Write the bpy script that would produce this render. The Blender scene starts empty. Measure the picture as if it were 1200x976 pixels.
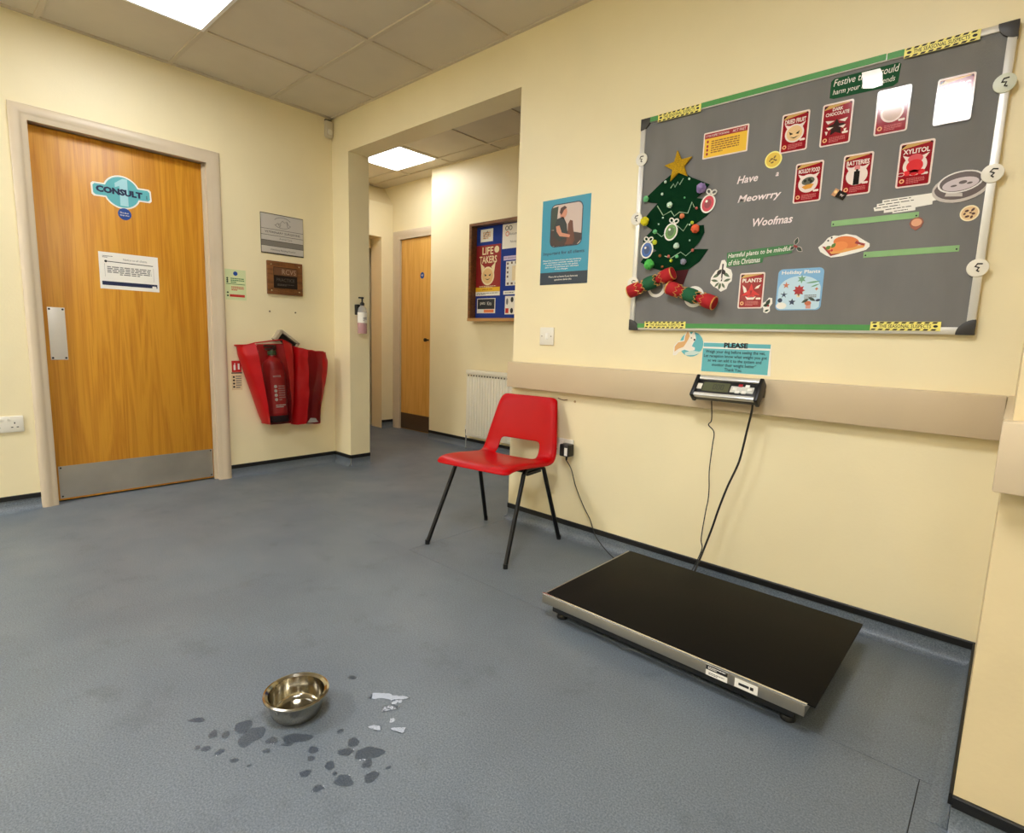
import bpy, bmesh, math, random
from mathutils import Vector, Matrix
random.seed(7)
PI = math.pi
S = bpy.context.scene
COL = S.collection
# ---------------------------------------------------------------- camera
F_PX, YAW, PITCH, ROLL = 647.9, 0.7343, -0.1394, 0.0324
fw = Vector((-math.sin(YAW)*math.cos(PITCH), math.cos(YAW)*math.cos(PITCH), math.sin(PITCH)))
r0 = Vector((math.cos(YAW), math.sin(YAW), 0)); u0 = r0.cross(fw)
rt = math.cos(ROLL)*r0 + math.sin(ROLL)*u0; up = -math.sin(ROLL)*r0 + math.cos(ROLL)*u0
cam = bpy.data.cameras.new('camera'); camo = bpy.data.objects.new('camera', cam); COL.objects.link(camo)
cam.sensor_fit = 'HORIZONTAL'; cam.sensor_width = 36; cam.lens = 36*F_PX/1200
cam.clip_start = .02
M3 = Matrix((rt, up, -fw)).transposed()
camo.matrix_world = Matrix.Translation((3.879, -2.2416, 1.001)) @ M3.to_4x4()
S.camera = camo
# ---------------------------------------------------------------- world, exposure
wd = bpy.data.worlds.new('world'); S.world = wd; wd.use_nodes = True
wd.node_tree.nodes['Background'].inputs[0].default_value = (1, .95, .85, 1)
wd.node_tree.nodes['Background'].inputs[1].default_value = .02
vs = S.view_settings
vs.view_transform = 'Standard'; vs.look = 'None'; vs.gamma = 1; vs.use_curve_mapping = False
vs.exposure = 0.45
LAMP = (10.5, 32.0, 9.2, 25.0, 58.0)      # radiance of the ceiling panels, last two are added fill
LAMP_COL = (.955, .97, 1.0)
S.cycles.max_bounces = 10; S.cycles.diffuse_bounces = 6
S.cycles.transparent_max_bounces = 16
S.cycles.sample_clamp_indirect = 6
# ---------------------------------------------------------------- helpers
def lin(c):
    return tuple(((x/255)/12.92 if x/255 <= .04045 else ((x/255+.055)/1.055)**2.4) for x in c)
MATS = {}
def mat(name, rgb, rough=.5, metal=0, var=0, scale=20, bump=0, bscale=60, spec=.5, coat=0, stretch=(1,1,1), emit=0, alpha=1, detail=4):
    if name in MATS: return MATS[name]
    m = bpy.data.materials.new(name); m.use_nodes = True; MATS[name] = m
    nt = m.node_tree; b = nt.nodes['Principled BSDF']; L = nt.links.new
    c = lin(rgb)
    b.inputs['Base Color'].default_value = (*c, 1); b.inputs['Roughness'].default_value = rough
    b.inputs['Metallic'].default_value = metal; b.inputs['Specular IOR Level'].default_value = spec
    b.inputs['Coat Weight'].default_value = coat; b.inputs['Coat Roughness'].default_value = .08
    b.inputs['Alpha'].default_value = alpha
    m.diffuse_color = (*c, 1)
    if emit:
        b.inputs['Emission Color'].default_value = (*c, 1); b.inputs['Emission Strength'].default_value = emit
    if var or bump:
        tc = nt.nodes.new('ShaderNodeTexCoord'); mp = nt.nodes.new('ShaderNodeMapping')
        mp.inputs['Scale'].default_value = stretch; L(tc.outputs['Object'], mp.inputs[0])
        if var:
            n = nt.nodes.new('ShaderNodeTexNoise'); n.inputs['Scale'].default_value = scale; n.inputs['Detail'].default_value = detail
            L(mp.outputs[0], n.inputs['Vector'])
            mx = nt.nodes.new('ShaderNodeMix'); mx.data_type = 'RGBA'
            mx.inputs[6].default_value = (*[x*(1-var) for x in c], 1); mx.inputs[7].default_value = (*[min(1, x*(1+var)) for x in c], 1)
            rm = nt.nodes.new('ShaderNodeMapRange'); rm.inputs[1].default_value = .3; rm.inputs[2].default_value = .7
            L(n.outputs['Fac'], rm.inputs[0]); L(rm.outputs[0], mx.inputs[0]); L(mx.outputs[2], b.inputs['Base Color'])
        if bump:
            n2 = nt.nodes.new('ShaderNodeTexNoise'); n2.inputs['Scale'].default_value = bscale; n2.inputs['Detail'].default_value = 3
            L(mp.outputs[0], n2.inputs['Vector'])
            bp = nt.nodes.new('ShaderNodeBump'); bp.inputs['Strength'].default_value = bump; bp.inputs['Distance'].default_value = .004
            L(n2.outputs['Fac'], bp.inputs['Height']); L(bp.outputs[0], b.inputs['Normal'])
    return m

class MB:
    def __init__(s): s.v = []; s.f = []
    def add(s, vs, fs):
        o = len(s.v); s.v += [tuple(v) for v in vs]; s.f += [tuple(i+o for i in f) for f in fs]; return s
    def box(s, x0, x1, y0, y1, z0, z1):
        return s.add([(x0,y0,z0),(x1,y0,z0),(x1,y1,z0),(x0,y1,z0),(x0,y0,z1),(x1,y0,z1),(x1,y1,z1),(x0,y1,z1)],
                     [(0,3,2,1),(4,5,6,7),(0,1,5,4),(1,2,6,5),(2,3,7,6),(3,0,4,7)])
    def prism(s, pts, y0=0., y1=-.001, tilt=0):
        n = len(pts)
        vs = [(p[0], y0, p[1]) for p in pts] + [(p[0], y1, p[1]) for p in pts]
        return s.add(vs, [tuple(range(n-1, -1, -1)), tuple(range(n, 2*n))] + [(i, (i+1) % n, n+(i+1) % n, n+i) for i in range(n)])
    def tube(s, path, r, n=8, closed=False):
        P = [Vector(p) for p in path]; k = len(P); rings = []; ref = None
        rad = r if isinstance(r, (list, tuple)) else [r]*k
        for i, p in enumerate(P):
            a = P[(i-1) % k] if (closed or i > 0) else p; b = P[(i+1) % k] if (closed or i < k-1) else p
            t = (b-a).normalized()
            if ref is None:
                ref = t.orthogonal().normalized()
            ref = (ref - t*ref.dot(t)).normalized(); bi = t.cross(ref)
            rings.append([p + (ref*math.cos(2*PI*j/n) + bi*math.sin(2*PI*j/n))*rad[i] for j in range(n)])
        vs = [v for ring in rings for v in ring]; fs = []
        for i in range(k if closed else k-1):
            i2 = (i+1) % k
            for j in range(n):
                fs.append((i*n+j, i*n+(j+1) % n, i2*n+(j+1) % n, i2*n+j))
        if not closed: fs += [tuple(range(n-1, -1, -1)), tuple(range((k-1)*n, k*n))]
        return s.add(vs, fs)
    def lathe(s, prof, n=24, c=(0,0,0), axis='z', closed=False):
        vs = []; fs = []; k = len(prof)
        for r, h in prof:
            for j in range(n):
                a = 2*PI*j/n; x, y = r*math.cos(a), r*math.sin(a)
                p = (x, y, h) if axis == 'z' else ((h, x, y) if axis == 'x' else (x, h, y))
                vs.append((p[0]+c[0], p[1]+c[1], p[2]+c[2]))
        for i in range(k if closed else k-1):
            for j in range(n):
                fs.append((i*n+j, i*n+(j+1) % n, ((i+1) % k)*n+(j+1) % n, ((i+1) % k)*n+j))
        if not closed:
            if prof[0][0] > 1e-6: fs.append(tuple(range(n-1, -1, -1)))
            if prof[-1][0] > 1e-6: fs.append(tuple(range((k-1)*n, k*n)))
        return s.add(vs, fs)
    def sphere(s, c, r, n=12, m=7, jit=0, sc=(1,1,1)):
        vs = [(c[0], c[1], c[2]+r*sc[2])]; fs = []
        for i in range(1, m):
            th = PI*i/m
            for j in range(n):
                a = 2*PI*j/n; q = r*(1+random.uniform(-jit, jit))
                vs.append((c[0]+q*sc[0]*math.sin(th)*math.cos(a), c[1]+q*sc[1]*math.sin(th)*math.sin(a), c[2]+q*sc[2]*math.cos(th)))
        vs.append((c[0], c[1], c[2]-r*sc[2])); e = len(vs)-1
        for j in range(n):
            fs.append((0, 1+j, 1+(j+1) % n)); fs.append((e, 1+(m-2)*n+(j+1) % n, 1+(m-2)*n+j))
        for i in range(m-2):
            for j in range(n):
                fs.append((1+i*n+j, 1+(i+1)*n+j, 1+(i+1)*n+(j+1) % n, 1+i*n+(j+1) % n))
        return s.add(vs, fs)
    def build(s, name, m, parent=None, smooth=False, bevel=0, seg=2, loc=None, rot=None, recalc=True, kind=None):
        me = bpy.data.meshes.new(name)
        bm = bmesh.new(); bv = [bm.verts.new(v) for v in s.v]
        for f in s.f:
            try: bm.faces.new([bv[i] for i in f])
            except ValueError: pass
        bmesh.ops.remove_doubles(bm, verts=bm.verts, dist=1e-6)
        if recalc: bmesh.ops.recalc_face_normals(bm, faces=bm.faces)
        if bevel:
            es = [e for e in bm.edges if len(e.link_faces) == 2 and e.calc_face_angle(0) > .6]
            bmesh.ops.bevel(bm, geom=es, offset=bevel, segments=seg, affect='EDGES', profile=.5)
        bm.to_mesh(me); bm.free()
        if smooth or bevel:
            for p in me.polygons: p.use_smooth = True
            me.set_sharp_from_angle(angle=.75)
        me.materials.append(m)
        return link(name, me, parent, loc, rot, kind)
def link(name, me, parent=None, loc=None, rot=None, kind=None):
    o = bpy.data.objects.new(name, me); COL.objects.link(o); o.parent = parent
    if loc: o.location = loc
    if rot: o.rotation_euler = rot
    if kind: o['kind'] = kind
    return o
def tag(o, label, cat, group=None):
    o['label'] = label; o['category'] = cat
    if group: o['group'] = group
    return o
def struct(name):
    o = bpy.data.objects.new(name, None); COL.objects.link(o); o['kind'] = 'structure'; return o
def thing(name, label, cat, loc=(0,0,0), rot=(0,0,0), group=None):
    o = bpy.data.objects.new(name, None); COL.objects.link(o); o.location = loc; o.rotation_euler = rot
    o.empty_display_size = .05
    return tag(o, label, cat, group)
def onwall(name, label, cat, wall, u, v, roll=0, group=None, tilt=0):
    """a thing on a wall: local x runs right, z up, -y out of the wall"""
    loc, rz = {'R': ((u, 0, v), 0), 'L': ((0, u, v), PI/2), 'F': ((u, FAR, v), 0), 'B': ((u, BF, v), 0), 'P': ((PX, u, v), PI/2),
               'D': ((-.05, u, v), PI/2), 'G': ((u, D2, v), 0), 'N': ((u, FAR-.045, v), 0)}[wall]
    return thing(name, label, cat, loc, (tilt, -roll, rz) if rz == 0 else (0, -roll, rz), group) if True else None
def rr(cx, cz, w, h, r=0, n=4):
    if r <= 0: return [(cx-w/2, cz-h/2), (cx+w/2, cz-h/2), (cx+w/2, cz+h/2), (cx-w/2, cz+h/2)]
    o = []
    for (sx, sz, a0) in ((1,-1,-PI/2), (1,1,0), (-1,1,PI/2), (-1,-1,PI)):
        for i in range(n+1):
            a = a0 + PI/2*i/n; o.append((cx+sx*(w/2-r)+r*math.cos(a), cz+sz*(h/2-r)+r*math.sin(a)))
    return o
def ell(cx, cz, a, b=None, n=24, ph=0, rot=0):
    b = b or a; o = []
    for i in range(n):
        t = 2*PI*i/n+ph; x, z = a*math.cos(t), b*math.sin(t)
        o.append((cx+x*math.cos(rot)-z*math.sin(rot), cz+x*math.sin(rot)+z*math.cos(rot)))
    return o
def star(cx, cz, R, r, n=5, ph=PI/2):
    return [(cx+(R if i % 2 == 0 else r)*math.cos(ph+PI*i/n), cz+(R if i % 2 == 0 else r)*math.sin(ph+PI*i/n)) for i in range(2*n)]
def flat(parent, name, pts, m, d=0., t=.0006, label=None):
    """a flat printed or cut piece whose back lies d in front of the wall"""
    o = MB().prism(pts, -d, -d-t).build(name, m, parent)
    if label: o['label'] = label
    return o
def flats(parent, name, polys, m, d=0., t=.0006):
    if len(polys) <= 12:
        return [MB().prism(p, -d, -d-t).build(name, m, parent) for p in polys]
    b = MB()
    for p in polys: b.prism(p, -d, -d-t)
    return b.build(name, m, parent, kind='stuff')
def text(parent, body, cx, cz, h, m, d=.001, w=None, shear=0, bold=0, name='lettering', roll=0, t=.0003, spacing=1):
    cu = bpy.data.curves.new('t', 'FONT'); cu.body = body; cu.align_x = 'CENTER'; cu.align_y = 'CENTER'
    cu.size = 1; cu.shear = shear; cu.offset = bold; cu.resolution_u = 2; cu.extrude = 0; cu.space_line = spacing
    o = bpy.data.objects.new('t', cu); me = bpy.data.meshes.new_from_object(o)
    bpy.data.objects.remove(o); bpy.data.curves.remove(cu)
    xs = [v.co.x for v in me.vertices]; ys = [v.co.y for v in me.vertices]
    x0, x1, y0, y1 = min(xs), max(xs), min(ys), max(ys)
    s = h/(y1-y0); sx = (w/(x1-x0)) if w else s
    c, n = math.cos(roll), math.sin(roll)
    for v in me.vertices:
        x, z = (v.co.x-(x0+x1)/2)*sx, (v.co.y-(y0+y1)/2)*s
        v.co = (cx+x*c-z*n, -d-t, cz+x*n+z*c)
    me.materials.clear(); me.materials.append(m); me.name = name
    return link(name, me, parent)
def lines(parent, cx, cz, w, h, n, m, d=.001, name='printed_lines', seed=1, roll=0, fill=.55, center=False, words=True):
    """rows of print too small to read, as word-long strips"""
    R = random.Random(seed); b = MB(); pitch = h/n; c, s_ = math.cos(roll), math.sin(roll)
    for i in range(n):
        z = h/2-pitch*(i+.5); ww = w*(1 if i < n-1 else R.uniform(.4, .8)); x = -w/2 if not center else -ww/2; e = x+ww
        while x < e-.0005:
            l = min(R.uniform(.06, .16)*w, e-x) if words else ww
            q = [(x, z-pitch*fill/2), (x+l, z-pitch*fill/2), (x+l, z+pitch*fill/2), (x, z+pitch*fill/2)]
            b.prism([(cx+a*c-k*s_, cz+a*s_+k*c) for a, k in q], -d, -d-.0003); x += l+.022*w
    return b.build(name, m, parent, kind='stuff')
def spline(pts, k=6):
    o = []; P = [Vector(p) for p in pts]
    for i in range(len(P)-1):
        a, b, c, d = P[max(i-1, 0)], P[i], P[i+1], P[min(i+2, len(P)-1)]
        for j in range(k):
            t = j/k; o.append(.5*((2*b)+(c-a)*t+(2*a-5*b+4*c-d)*t*t+(3*b-a-3*c+d)*t**3))
    return o+[P[-1]]
def dup(o, parent=None):
    c = o.copy(); COL.objects.link(c)
    if parent: c.parent = parent
    for ch in list(o.children): dup(ch, c)
    return c
# ---------------------------------------------------------------- plan of the place (metres)
H = 2.531             # ceiling
PX, QX, HT, TH = .2185, 1.848, 2.274, .168     # opening: left jamb, right jamb, head, wall thickness
RX, ND = 3.886, .832  # projecting wall at the right
HS = .086             # skirting height
FAR, D2, FX = 1.21, 1.35, -.335                # lobby: notice-board wall, door wall, its corner
GX, LB = -1.13, -1.32 # lobby left wall
BF = -.020            # face of the display board
XE, YB = 5.6, -4.7    # room ends behind the camera
DY0, DY1, DT = -1.712, -.868, 2.025            # door 1 opening
# ---------------------------------------------------------------- materials
def wallmat():
    m = mat('cream_paint', (240, 227, 187), .42, var=.035, scale=2.2, bump=.12, bscale=90, spec=.4)
    return m
CREAM = wallmat()
BEIGE = mat('beige_paint', (203, 184, 152), .4, var=.03, scale=3, spec=.4)
TRIMW = mat('stone_gloss_paint', (208, 192, 166), .35, var=.03, scale=5, bump=.06, bscale=30)
BLACKPL = mat('black_plastic', (18, 18, 18), .4)
BLACKCAP = mat('black_cap_strip', (14, 14, 15), .5)
WHITEPL = mat('white_plastic', (235, 230, 215), .35)
PAPER = mat('white_paper', (240, 236, 226), .55)
INK = mat('black_ink', (25, 24, 26), .6)
NAVY = mat('navy_ink', (18, 32, 70), .5)
GREYINK = mat('grey_ink', (120, 118, 115), .6)
ALU = mat('aluminium', (222, 220, 214), .34, metal=.45)
STEEL = mat('brushed_steel', (190, 186, 176), .34, metal=1, var=.06, scale=14, stretch=(1, 1, 40))
TILE = mat('ceiling_tile', (214, 204, 184), .85, var=.03, scale=5, bump=.25, bscale=260)
TBAR = mat('ceiling_grid', (206, 194, 172), .6)
def floor_mat():
    m = bpy.data.materials.new('blue_grey_vinyl'); m.use_nodes = True
    nt = m.node_tree; b = nt.nodes['Principled BSDF']; L = nt.links.new; N = nt.nodes.new
    g = N('ShaderNodeNewGeometry')
    def noise(sc, det=4, rough=.6):
        n = N('ShaderNodeTexNoise'); n.inputs['Scale'].default_value = sc; n.inputs['Detail'].default_value = det; n.inputs['Roughness'].default_value = rough
        L(g.outputs['Position'], n.inputs['Vector']); return n
    def ramp(src, a, b_, ca, cb):
        r = N('ShaderNodeValToRGB'); r.color_ramp.elements[0].position = a; r.color_ramp.elements[1].position = b_
        r.color_ramp.elements[0].color = (*lin(ca), 1); r.color_ramp.elements[1].color = (*lin(cb), 1); L(src.outputs['Fac'], r.inputs[0]); return r
    big = ramp(noise(1.7, 5), .3, .7, (98, 107, 117), (112, 121, 130))
    fine = ramp(noise(230, 4, .75), .33, .67, (138, 139, 142), (216, 216, 213))
    mx = N('ShaderNodeMix'); mx.data_type = 'RGBA'; mx.blend_type = 'MULTIPLY'; mx.inputs[0].default_value = 1
    sc = N('ShaderNodeMix'); sc.data_type = 'RGBA'; sc.blend_type = 'MULTIPLY'; sc.inputs[0].default_value = 1
    L(big.outputs[0], mx.inputs[6]); L(fine.outputs[0], mx.inputs[7])
    L(mx.outputs[2], sc.inputs[6]); sc.inputs[7].default_value = (1.9, 1.9, 1.9, 1)
    # scuffs: dark grime in soft patches
    scuff = ramp(noise(5.5, 8, .7), .30, .44, (150, 150, 150), (255, 255, 255))
    m2 = N('ShaderNodeMix'); m2.data_type = 'RGBA'; m2.blend_type = 'MULTIPLY'; m2.inputs[0].default_value = .30
    L(sc.outputs[2], m2.inputs[6]); L(scuff.outputs[0], m2.inputs[7]); L(m2.outputs[2], b.inputs['Base Color'])
    rr_ = N('ShaderNodeMapRange'); rr_.inputs[1].default_value = .3; rr_.inputs[2].default_value = .7; rr_.inputs[3].default_value = .36; rr_.inputs[4].default_value = .52
    L(noise(2.5, 4).outputs['Fac'], rr_.inputs[0]); L(rr_.outputs[0], b.inputs['Roughness'])
    bp = N('ShaderNodeBump'); bp.inputs['Strength'].default_value = .10; bp.inputs['Distance'].default_value = .0015
    L(noise(300, 2).outputs['Fac'], bp.inputs['Height']); L(bp.outputs[0], b.inputs['Normal'])
    return m
VINYL = floor_mat()
def wood_mat(name, dark, light, axis_scale=(9, 9, .55), rough=.38):
    m = bpy.data.materials.new(name); m.use_nodes = True
    nt = m.node_tree; b = nt.nodes['Principled BSDF']; L = nt.links.new; N = nt.nodes.new
    tc = N('ShaderNodeTexCoord'); mp = N('ShaderNodeMapping'); mp.inputs['Scale'].default_value = axis_scale; L(tc.outputs['Object'], mp.inputs[0])
    n = N('ShaderNodeTexNoise'); n.inputs['Scale'].default_value = 1.0; n.inputs['Detail'].default_value = 5; n.inputs['Distortion'].default_value = .6; L(mp.outputs[0], n.inputs['Vector'])
    mu = N('ShaderNodeMath'); mu.operation = 'MULTIPLY'; mu.inputs[1].default_value = 9; L(n.outputs['Fac'], mu.inputs[0])
    fr = N('ShaderNodeMath'); fr.operation = 'PINGPONG'; fr.inputs[1].default_value = 1; L(mu.outputs[0], fr.inputs[0])
    mp2 = N('ShaderNodeMapping'); mp2.inputs['Scale'].default_value = (160, 160, 3); L(tc.outputs['Object'], mp2.inputs[0])
    n2 = N('ShaderNodeTexNoise'); n2.inputs['Scale'].default_value = 1; n2.inputs['Detail'].default_value = 3; L(mp2.outputs[0], n2.inputs['Vector'])
    ad = N('ShaderNodeMath'); ad.operation = 'MULTIPLY_ADD'; ad.inputs[1].default_value = .45; L(fr.outputs[0], ad.inputs[0])
    m3 = N('ShaderNodeMath'); m3.operation = 'MULTIPLY'; m3.inputs[1].default_value = .75; L(n2.outputs['Fac'], m3.inputs[0]); L(m3.outputs[0], ad.inputs[2])
    r = N('ShaderNodeValToRGB'); r.color_ramp.elements[0].position = .2; r.color_ramp.elements[1].position = .75
    r.color_ramp.elements[0].color = (*lin(dark), 1); r.color_ramp.elements[1].color = (*lin(light), 1); L(ad.outputs[0], r.inputs[0])
    L(r.outputs[0], b.inputs['Base Color']); b.inputs['Roughness'].default_value = rough
    return m
OAK = wood_mat('oak_veneer', (186, 118, 22), (212, 150, 42), (16, 16, .8))
OAK2 = wood_mat('pale_oak_veneer', (206, 150, 66), (226, 176, 92), (16, 16, .8))
WALNUT = wood_mat('dark_stained_wood', (82, 48, 22), (128, 80, 40), (4, 30, 30), .35)
# ---------------------------------------------------------------- structure: floor
fl = struct('floor')
MB().box(-1.6, XE+.1, YB-.1, 1.6, -.06, -.004).build('sub_floor', INK, fl)
g = .001
MB().box(1.862+g, RX, -.70+g, .0, -.004, 0).build('floor_sheet', VINYL, fl)
b = MB(); b.box(-1.6, 1.862-g, -.70, 1.6, -.004, 0).box(-1.6, 3.824-g, YB-.1, -.70-g, -.004, 0); b.build('floor_sheet', VINYL, fl)
b = MB(); b.box(3.824+g, XE+.1, YB-.1, -.70-g, -.004, 0); b.build('floor_sheet', VINYL, fl)
# ---------------------------------------------------------------- structure: walls
b = MB(); WT = .11
b.box(-WT, 0, YB-.1, DY0-.03, 0, H).box(-WT, 0, DY1+.03, 0, 0, H).box(-WT, 0, DY0-.03, DY1+.03, DT+.03, H)
b.build('wall_left', CREAM)['kind'] = 'structure'
b = MB().box(-1.6, PX, 0, TH, 0, H).box(PX, QX, 0, TH, HT, H).box(QX, XE+.1, 0, TH, 0, H)
b.build('wall_right', CREAM)['kind'] = 'structure'
MB().box(RX, XE+.1, -ND, 0, 0, H).build('wall_nib', mat('nib_tan', (222, 203, 160), .45, var=.05, scale=4, bump=.12, bscale=60, spec=.3))['kind'] = 'structure'  # slightly darker, tanner colour than the other walls
MB().box(-WT, XE+.1, YB-.1, YB, 0, H).build('wall_back', CREAM)['kind'] = 'structure'
MB().box(XE, XE+.1, YB, -ND, 0, H).build('wall_east', CREAM)['kind'] = 'structure'
MB().box(FX, 3.3, FAR, FAR+.35, 0, H).build('wall_lobby_far', CREAM)['kind'] = 'structure'
b = MB().box(-1.6, -1.01, D2, D2+.12, 0, H).box(-1.01, FX, D2, D2+.12, 1.985, H).box(-.17, FX+.02, D2, D2+.12, 0, 1.985)
b.build('wall_lobby_door', CREAM)['kind'] = 'structure'
MB().box(3.2, 3.3, TH, FAR, 0, H).build('wall_lobby_right', CREAM)['kind'] = 'structure'
# lobby left wall: upright to 2.34, sloping outwards above, with a doorway in it
LY = 1.205
b = MB()
b.box(LB, GX, LY, D2, 0, 2.34).box(LB-.04, GX, .3, LY, 2.0, 2.34).box(LB-.04, GX, TH, .3, 0, 2.34)
b.add([(GX, TH, 2.34), (GX, D2, 2.34), (-1.31, D2, H+.02), (-1.31, TH, H+.02), (-1.6, TH, 2.34), (-1.6, D2, 2.34), (-1.6, D2, H+.02), (-1.6, TH, H+.02)],
      [(0,1,2,3), (4,7,6,5), (0,3,7,4), (1,5,6,2), (0,4,5,1), (3,2,6,7)])
b.box(-1.6, LB-.07, TH, 1.6, 0, 2.34)
b.build('wall_lobby_left', CREAM)['kind'] = 'structure'
# ---------------------------------------------------------------- structure: ceiling
ce = struct('ceiling')
MB().box(-1.6, XE+.1, YB-.1, 1.6, H+.06, H+.16).build('ceiling_deck', TILE, ce)
GX0, GY0, GYL = .549-.6*3, -.443, 1.05
xs = [GX0+.6*k for k in range(12)]
def zone(x0, x1, y0, y1, ys, lamps):
    cx = [x for x in xs if x0 < x < x1]; cy = sorted(y for y in ys if y0 < y < y1)
    bb = MB(); w = .012
    for x in cx: bb.box(x-w, x+w, y0, y1, H, H+.03)
    for y in cy: bb.box(x0, x1, y-w, y+w, H+.0005, H+.03)
    bb.box(x0, x0+.02, y0, y1, H-.0006, H+.03).box(x1-.02, x1, y0, y1, H-.0006, H+.03).box(x0, x1, y0, y0+.02, H-.0006, H+.03).box(x0, x1, y1-.02, y1, H-.0006, H+.03)
    bb.build('ceiling_grid', TBAR, ce)
    ex = [x0]+cx+[x1]; ey = [y0]+cy+[y1]
    for i in range(len(ex)-1):
        for j in range(len(ey)-1):
            a0, a1, c0, c1 = ex[i]+.004, ex[i+1]-.004, ey[j]+.004, ey[j+1]-.004
            if any(a0-.02 <= lx <= a1+.02 and c0-.02 <= ly <= c1+.02 for lx, ly in lamps): continue
            MB().box(a0, a1, c0, c1, H+.008, H+.022).build('ceiling_tile', TILE, ce)
L1, L2, L3, L4, L5 = (.849, -1.343), (3.249, -1.943), (-.351, .75), (4.449, -3.743), (.849, -3.743)
zone(0, XE, YB, 0, [GY0-.6*k for k in range(8)], [L1, L2, L4, L5])
zone(-1.31, 3.2, TH, FAR, [GYL-.6*k for k in range(3)], [L3])
MB().box(-1.6, FX, FAR, D2, H, H+.05).build('ceiling_tile', TILE, ce)
def glow(name, k):
    m = bpy.data.materials.new(name); m.use_nodes = True
    nt = m.node_tree; nt.nodes.clear(); e = nt.nodes.new('ShaderNodeEmission'); o_ = nt.nodes.new('ShaderNodeOutputMaterial')
    e.inputs[0].default_value = (*LAMP_COL, 1); e.inputs[1].default_value = k; nt.links.new(e.outputs[0], o_.inputs[0]); return m
for (lx, ly), kk, lab in ((L1, LAMP[0], 'lit square panel light in the main ceiling above the consult door'),
                      (L3, LAMP[2], 'lit square panel light in the lobby ceiling beyond the opening'),
                      (L2, LAMP[1], 'lit square panel light above the weighing platform out of view'),
                      (L4, LAMP[3], 'added square panel light behind the camera out of view'),  # unseen panel, added to fill the room from behind
                      (L5, LAMP[4], 'added square panel light behind the camera on the door side out of view')):  # unseen, strongest panel, added for broad light from behind left
    t = thing('ceiling_light', lab, 'ceiling light', (lx, ly, H))
    f = MB()
    f.box(-.297, .297, -.297, -.28, -.003, .03).box(-.297, .297, .28, .297, -.003, .03).box(-.297, -.28, -.28, .28, -.003, .03).box(.28, .297, -.28, .28, -.003, .03)
    f.build('light_frame', mat('white_metal', (240, 240, 236), .4), t)
    MB().box(-.281, .281, -.281, .281, .0, .012).build('diffuser', glow('lit_diffuser', kk), t)
# ---------------------------------------------------------------- structure: skirting, dado rails
def skirt(name, p0, p1, cap=True):
    """coved vinyl upstand from p0 to p1 with the wall on the left of travel and a black cap strip"""
    a, c = Vector((*p0, 0)), Vector((*p1, 0)); d = (c-a).normalized(); n = Vector((d.y, -d.x, 0))   # n points into the room
    prof = [(.001, HS)] + [(.003, HS), (.003, .035)] + [(.003+.032*(1-math.cos(t)), .035*(1-math.sin(t))) for t in (PI/8, PI/4, 3*PI/8)] + [(.038, .0006), (.038, 0), (.001, 0)]
    root = struct(name); k = len(prof)
    vs = [tuple(P + n*o + Vector((0,0,z))) for P in (a, c) for o, z in prof]
    fs = [(i, i+1, k+i+1, k+i) for i in range(k-1)] + [(k-1, 0, k, 2*k-1), tuple(range(k-1, -1, -1)), tuple(range(k, 2*k))]
    MB().add(vs, fs).build('upstand', VINYL, root, smooth=True)
    q = [(0, HS-.001), (.007, HS-.001), (.007, HS+.021), (.005, HS+.024), (0, HS+.024)]; k = 5
    vs = [tuple(P + n*o + Vector((0,0,z))) for P in (a, c) for o, z in q]
    fs = [(i, (i+1) % k, k+(i+1) % k, k+i) for i in range(k)] + [tuple(range(k-1, -1, -1)), tuple(range(k, 2*k))]
    MB().add(vs, fs).build('cap_strip', BLACKCAP, root)
HS -= .024
skirt('baseboard_right', (QX, 0), (RX, 0))
skirt('baseboard_left', (0, -.787), (0, 0))
skirt('baseboard_left_end', (0, -3.6), (0, -1.785))
skirt('baseboard_pier', (0, 0), (PX, 0))
skirt('baseboard_jamb', (PX, 0), (PX, TH))
skirt('baseboard_jamb_right', (QX, TH), (QX, 0))
skirt('baseboard_nib_side', (RX, 0), (RX, -ND))
skirt('baseboard_nib', (RX, -ND), (XE, -ND))
skirt('baseboard_lobby_far', (FX, FAR), (3.2, FAR))
skirt('baseboard_lobby_end', (GX, LY), (GX, D2))
HS += .024
def dado(name, x0, x1, y0, y1):
    o = MB().box(x0, x1, y0, y1, .745, .879).build(name, BEIGE, None, bevel=.004); o['kind'] = 'structure'
dado('trim_1', QX+.006, RX-.016, -.05, 0)
dado('trim_2', RX-.014, XE, -ND-.05, -ND)
MB().box(RX-.014, RX, -ND, 0, .745, .879).build('trim_3', BEIGE)['kind'] = 'structure'
# ---------------------------------------------------------------- doors
def architrave(parent, y0, y1, zt, wl=.073, wr=.08, wt=.075, plane='x', pos=0):
    """moulded frame round an opening whose clear edges are y0, y1, zt"""
    prof = [(0, 0), (0, .010), (.12, .016), (.2, .019), (.5, .019), (.62, .014), (.72, .0125), (.93, .0115), (1, .009), (1, 0)]
    rows = []
    for w, h in prof:
        a, c, d = y0-wl*(1-w), y1+wr*(1-w), zt+wt*(1-w)
        rows.append([(a, 0, h), (a, d, h), (c, d, h), (c, 0, h)])
    b = MB(); vs = []; fs = []
    for r in rows:
        for (u, z, h) in r:
            vs.append((pos+h, u, z) if plane == 'x' else (u, pos-h, z))
    k = len(rows)
    for i in range(k-1):
        for j in range(3): fs.append((4*i+j, 4*i+j+1, 4*i+4+j+1, 4*i+4+j))
    fs.append(tuple(4*i for i in range(k))); fs.append(tuple(4*i+3 for i in range(k)))
    b.add(vs, fs).build('architrave', TRIMW, parent, smooth=True)
d1 = struct('door_1')
architrave(d1, DY0, DY1, DT)
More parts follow.
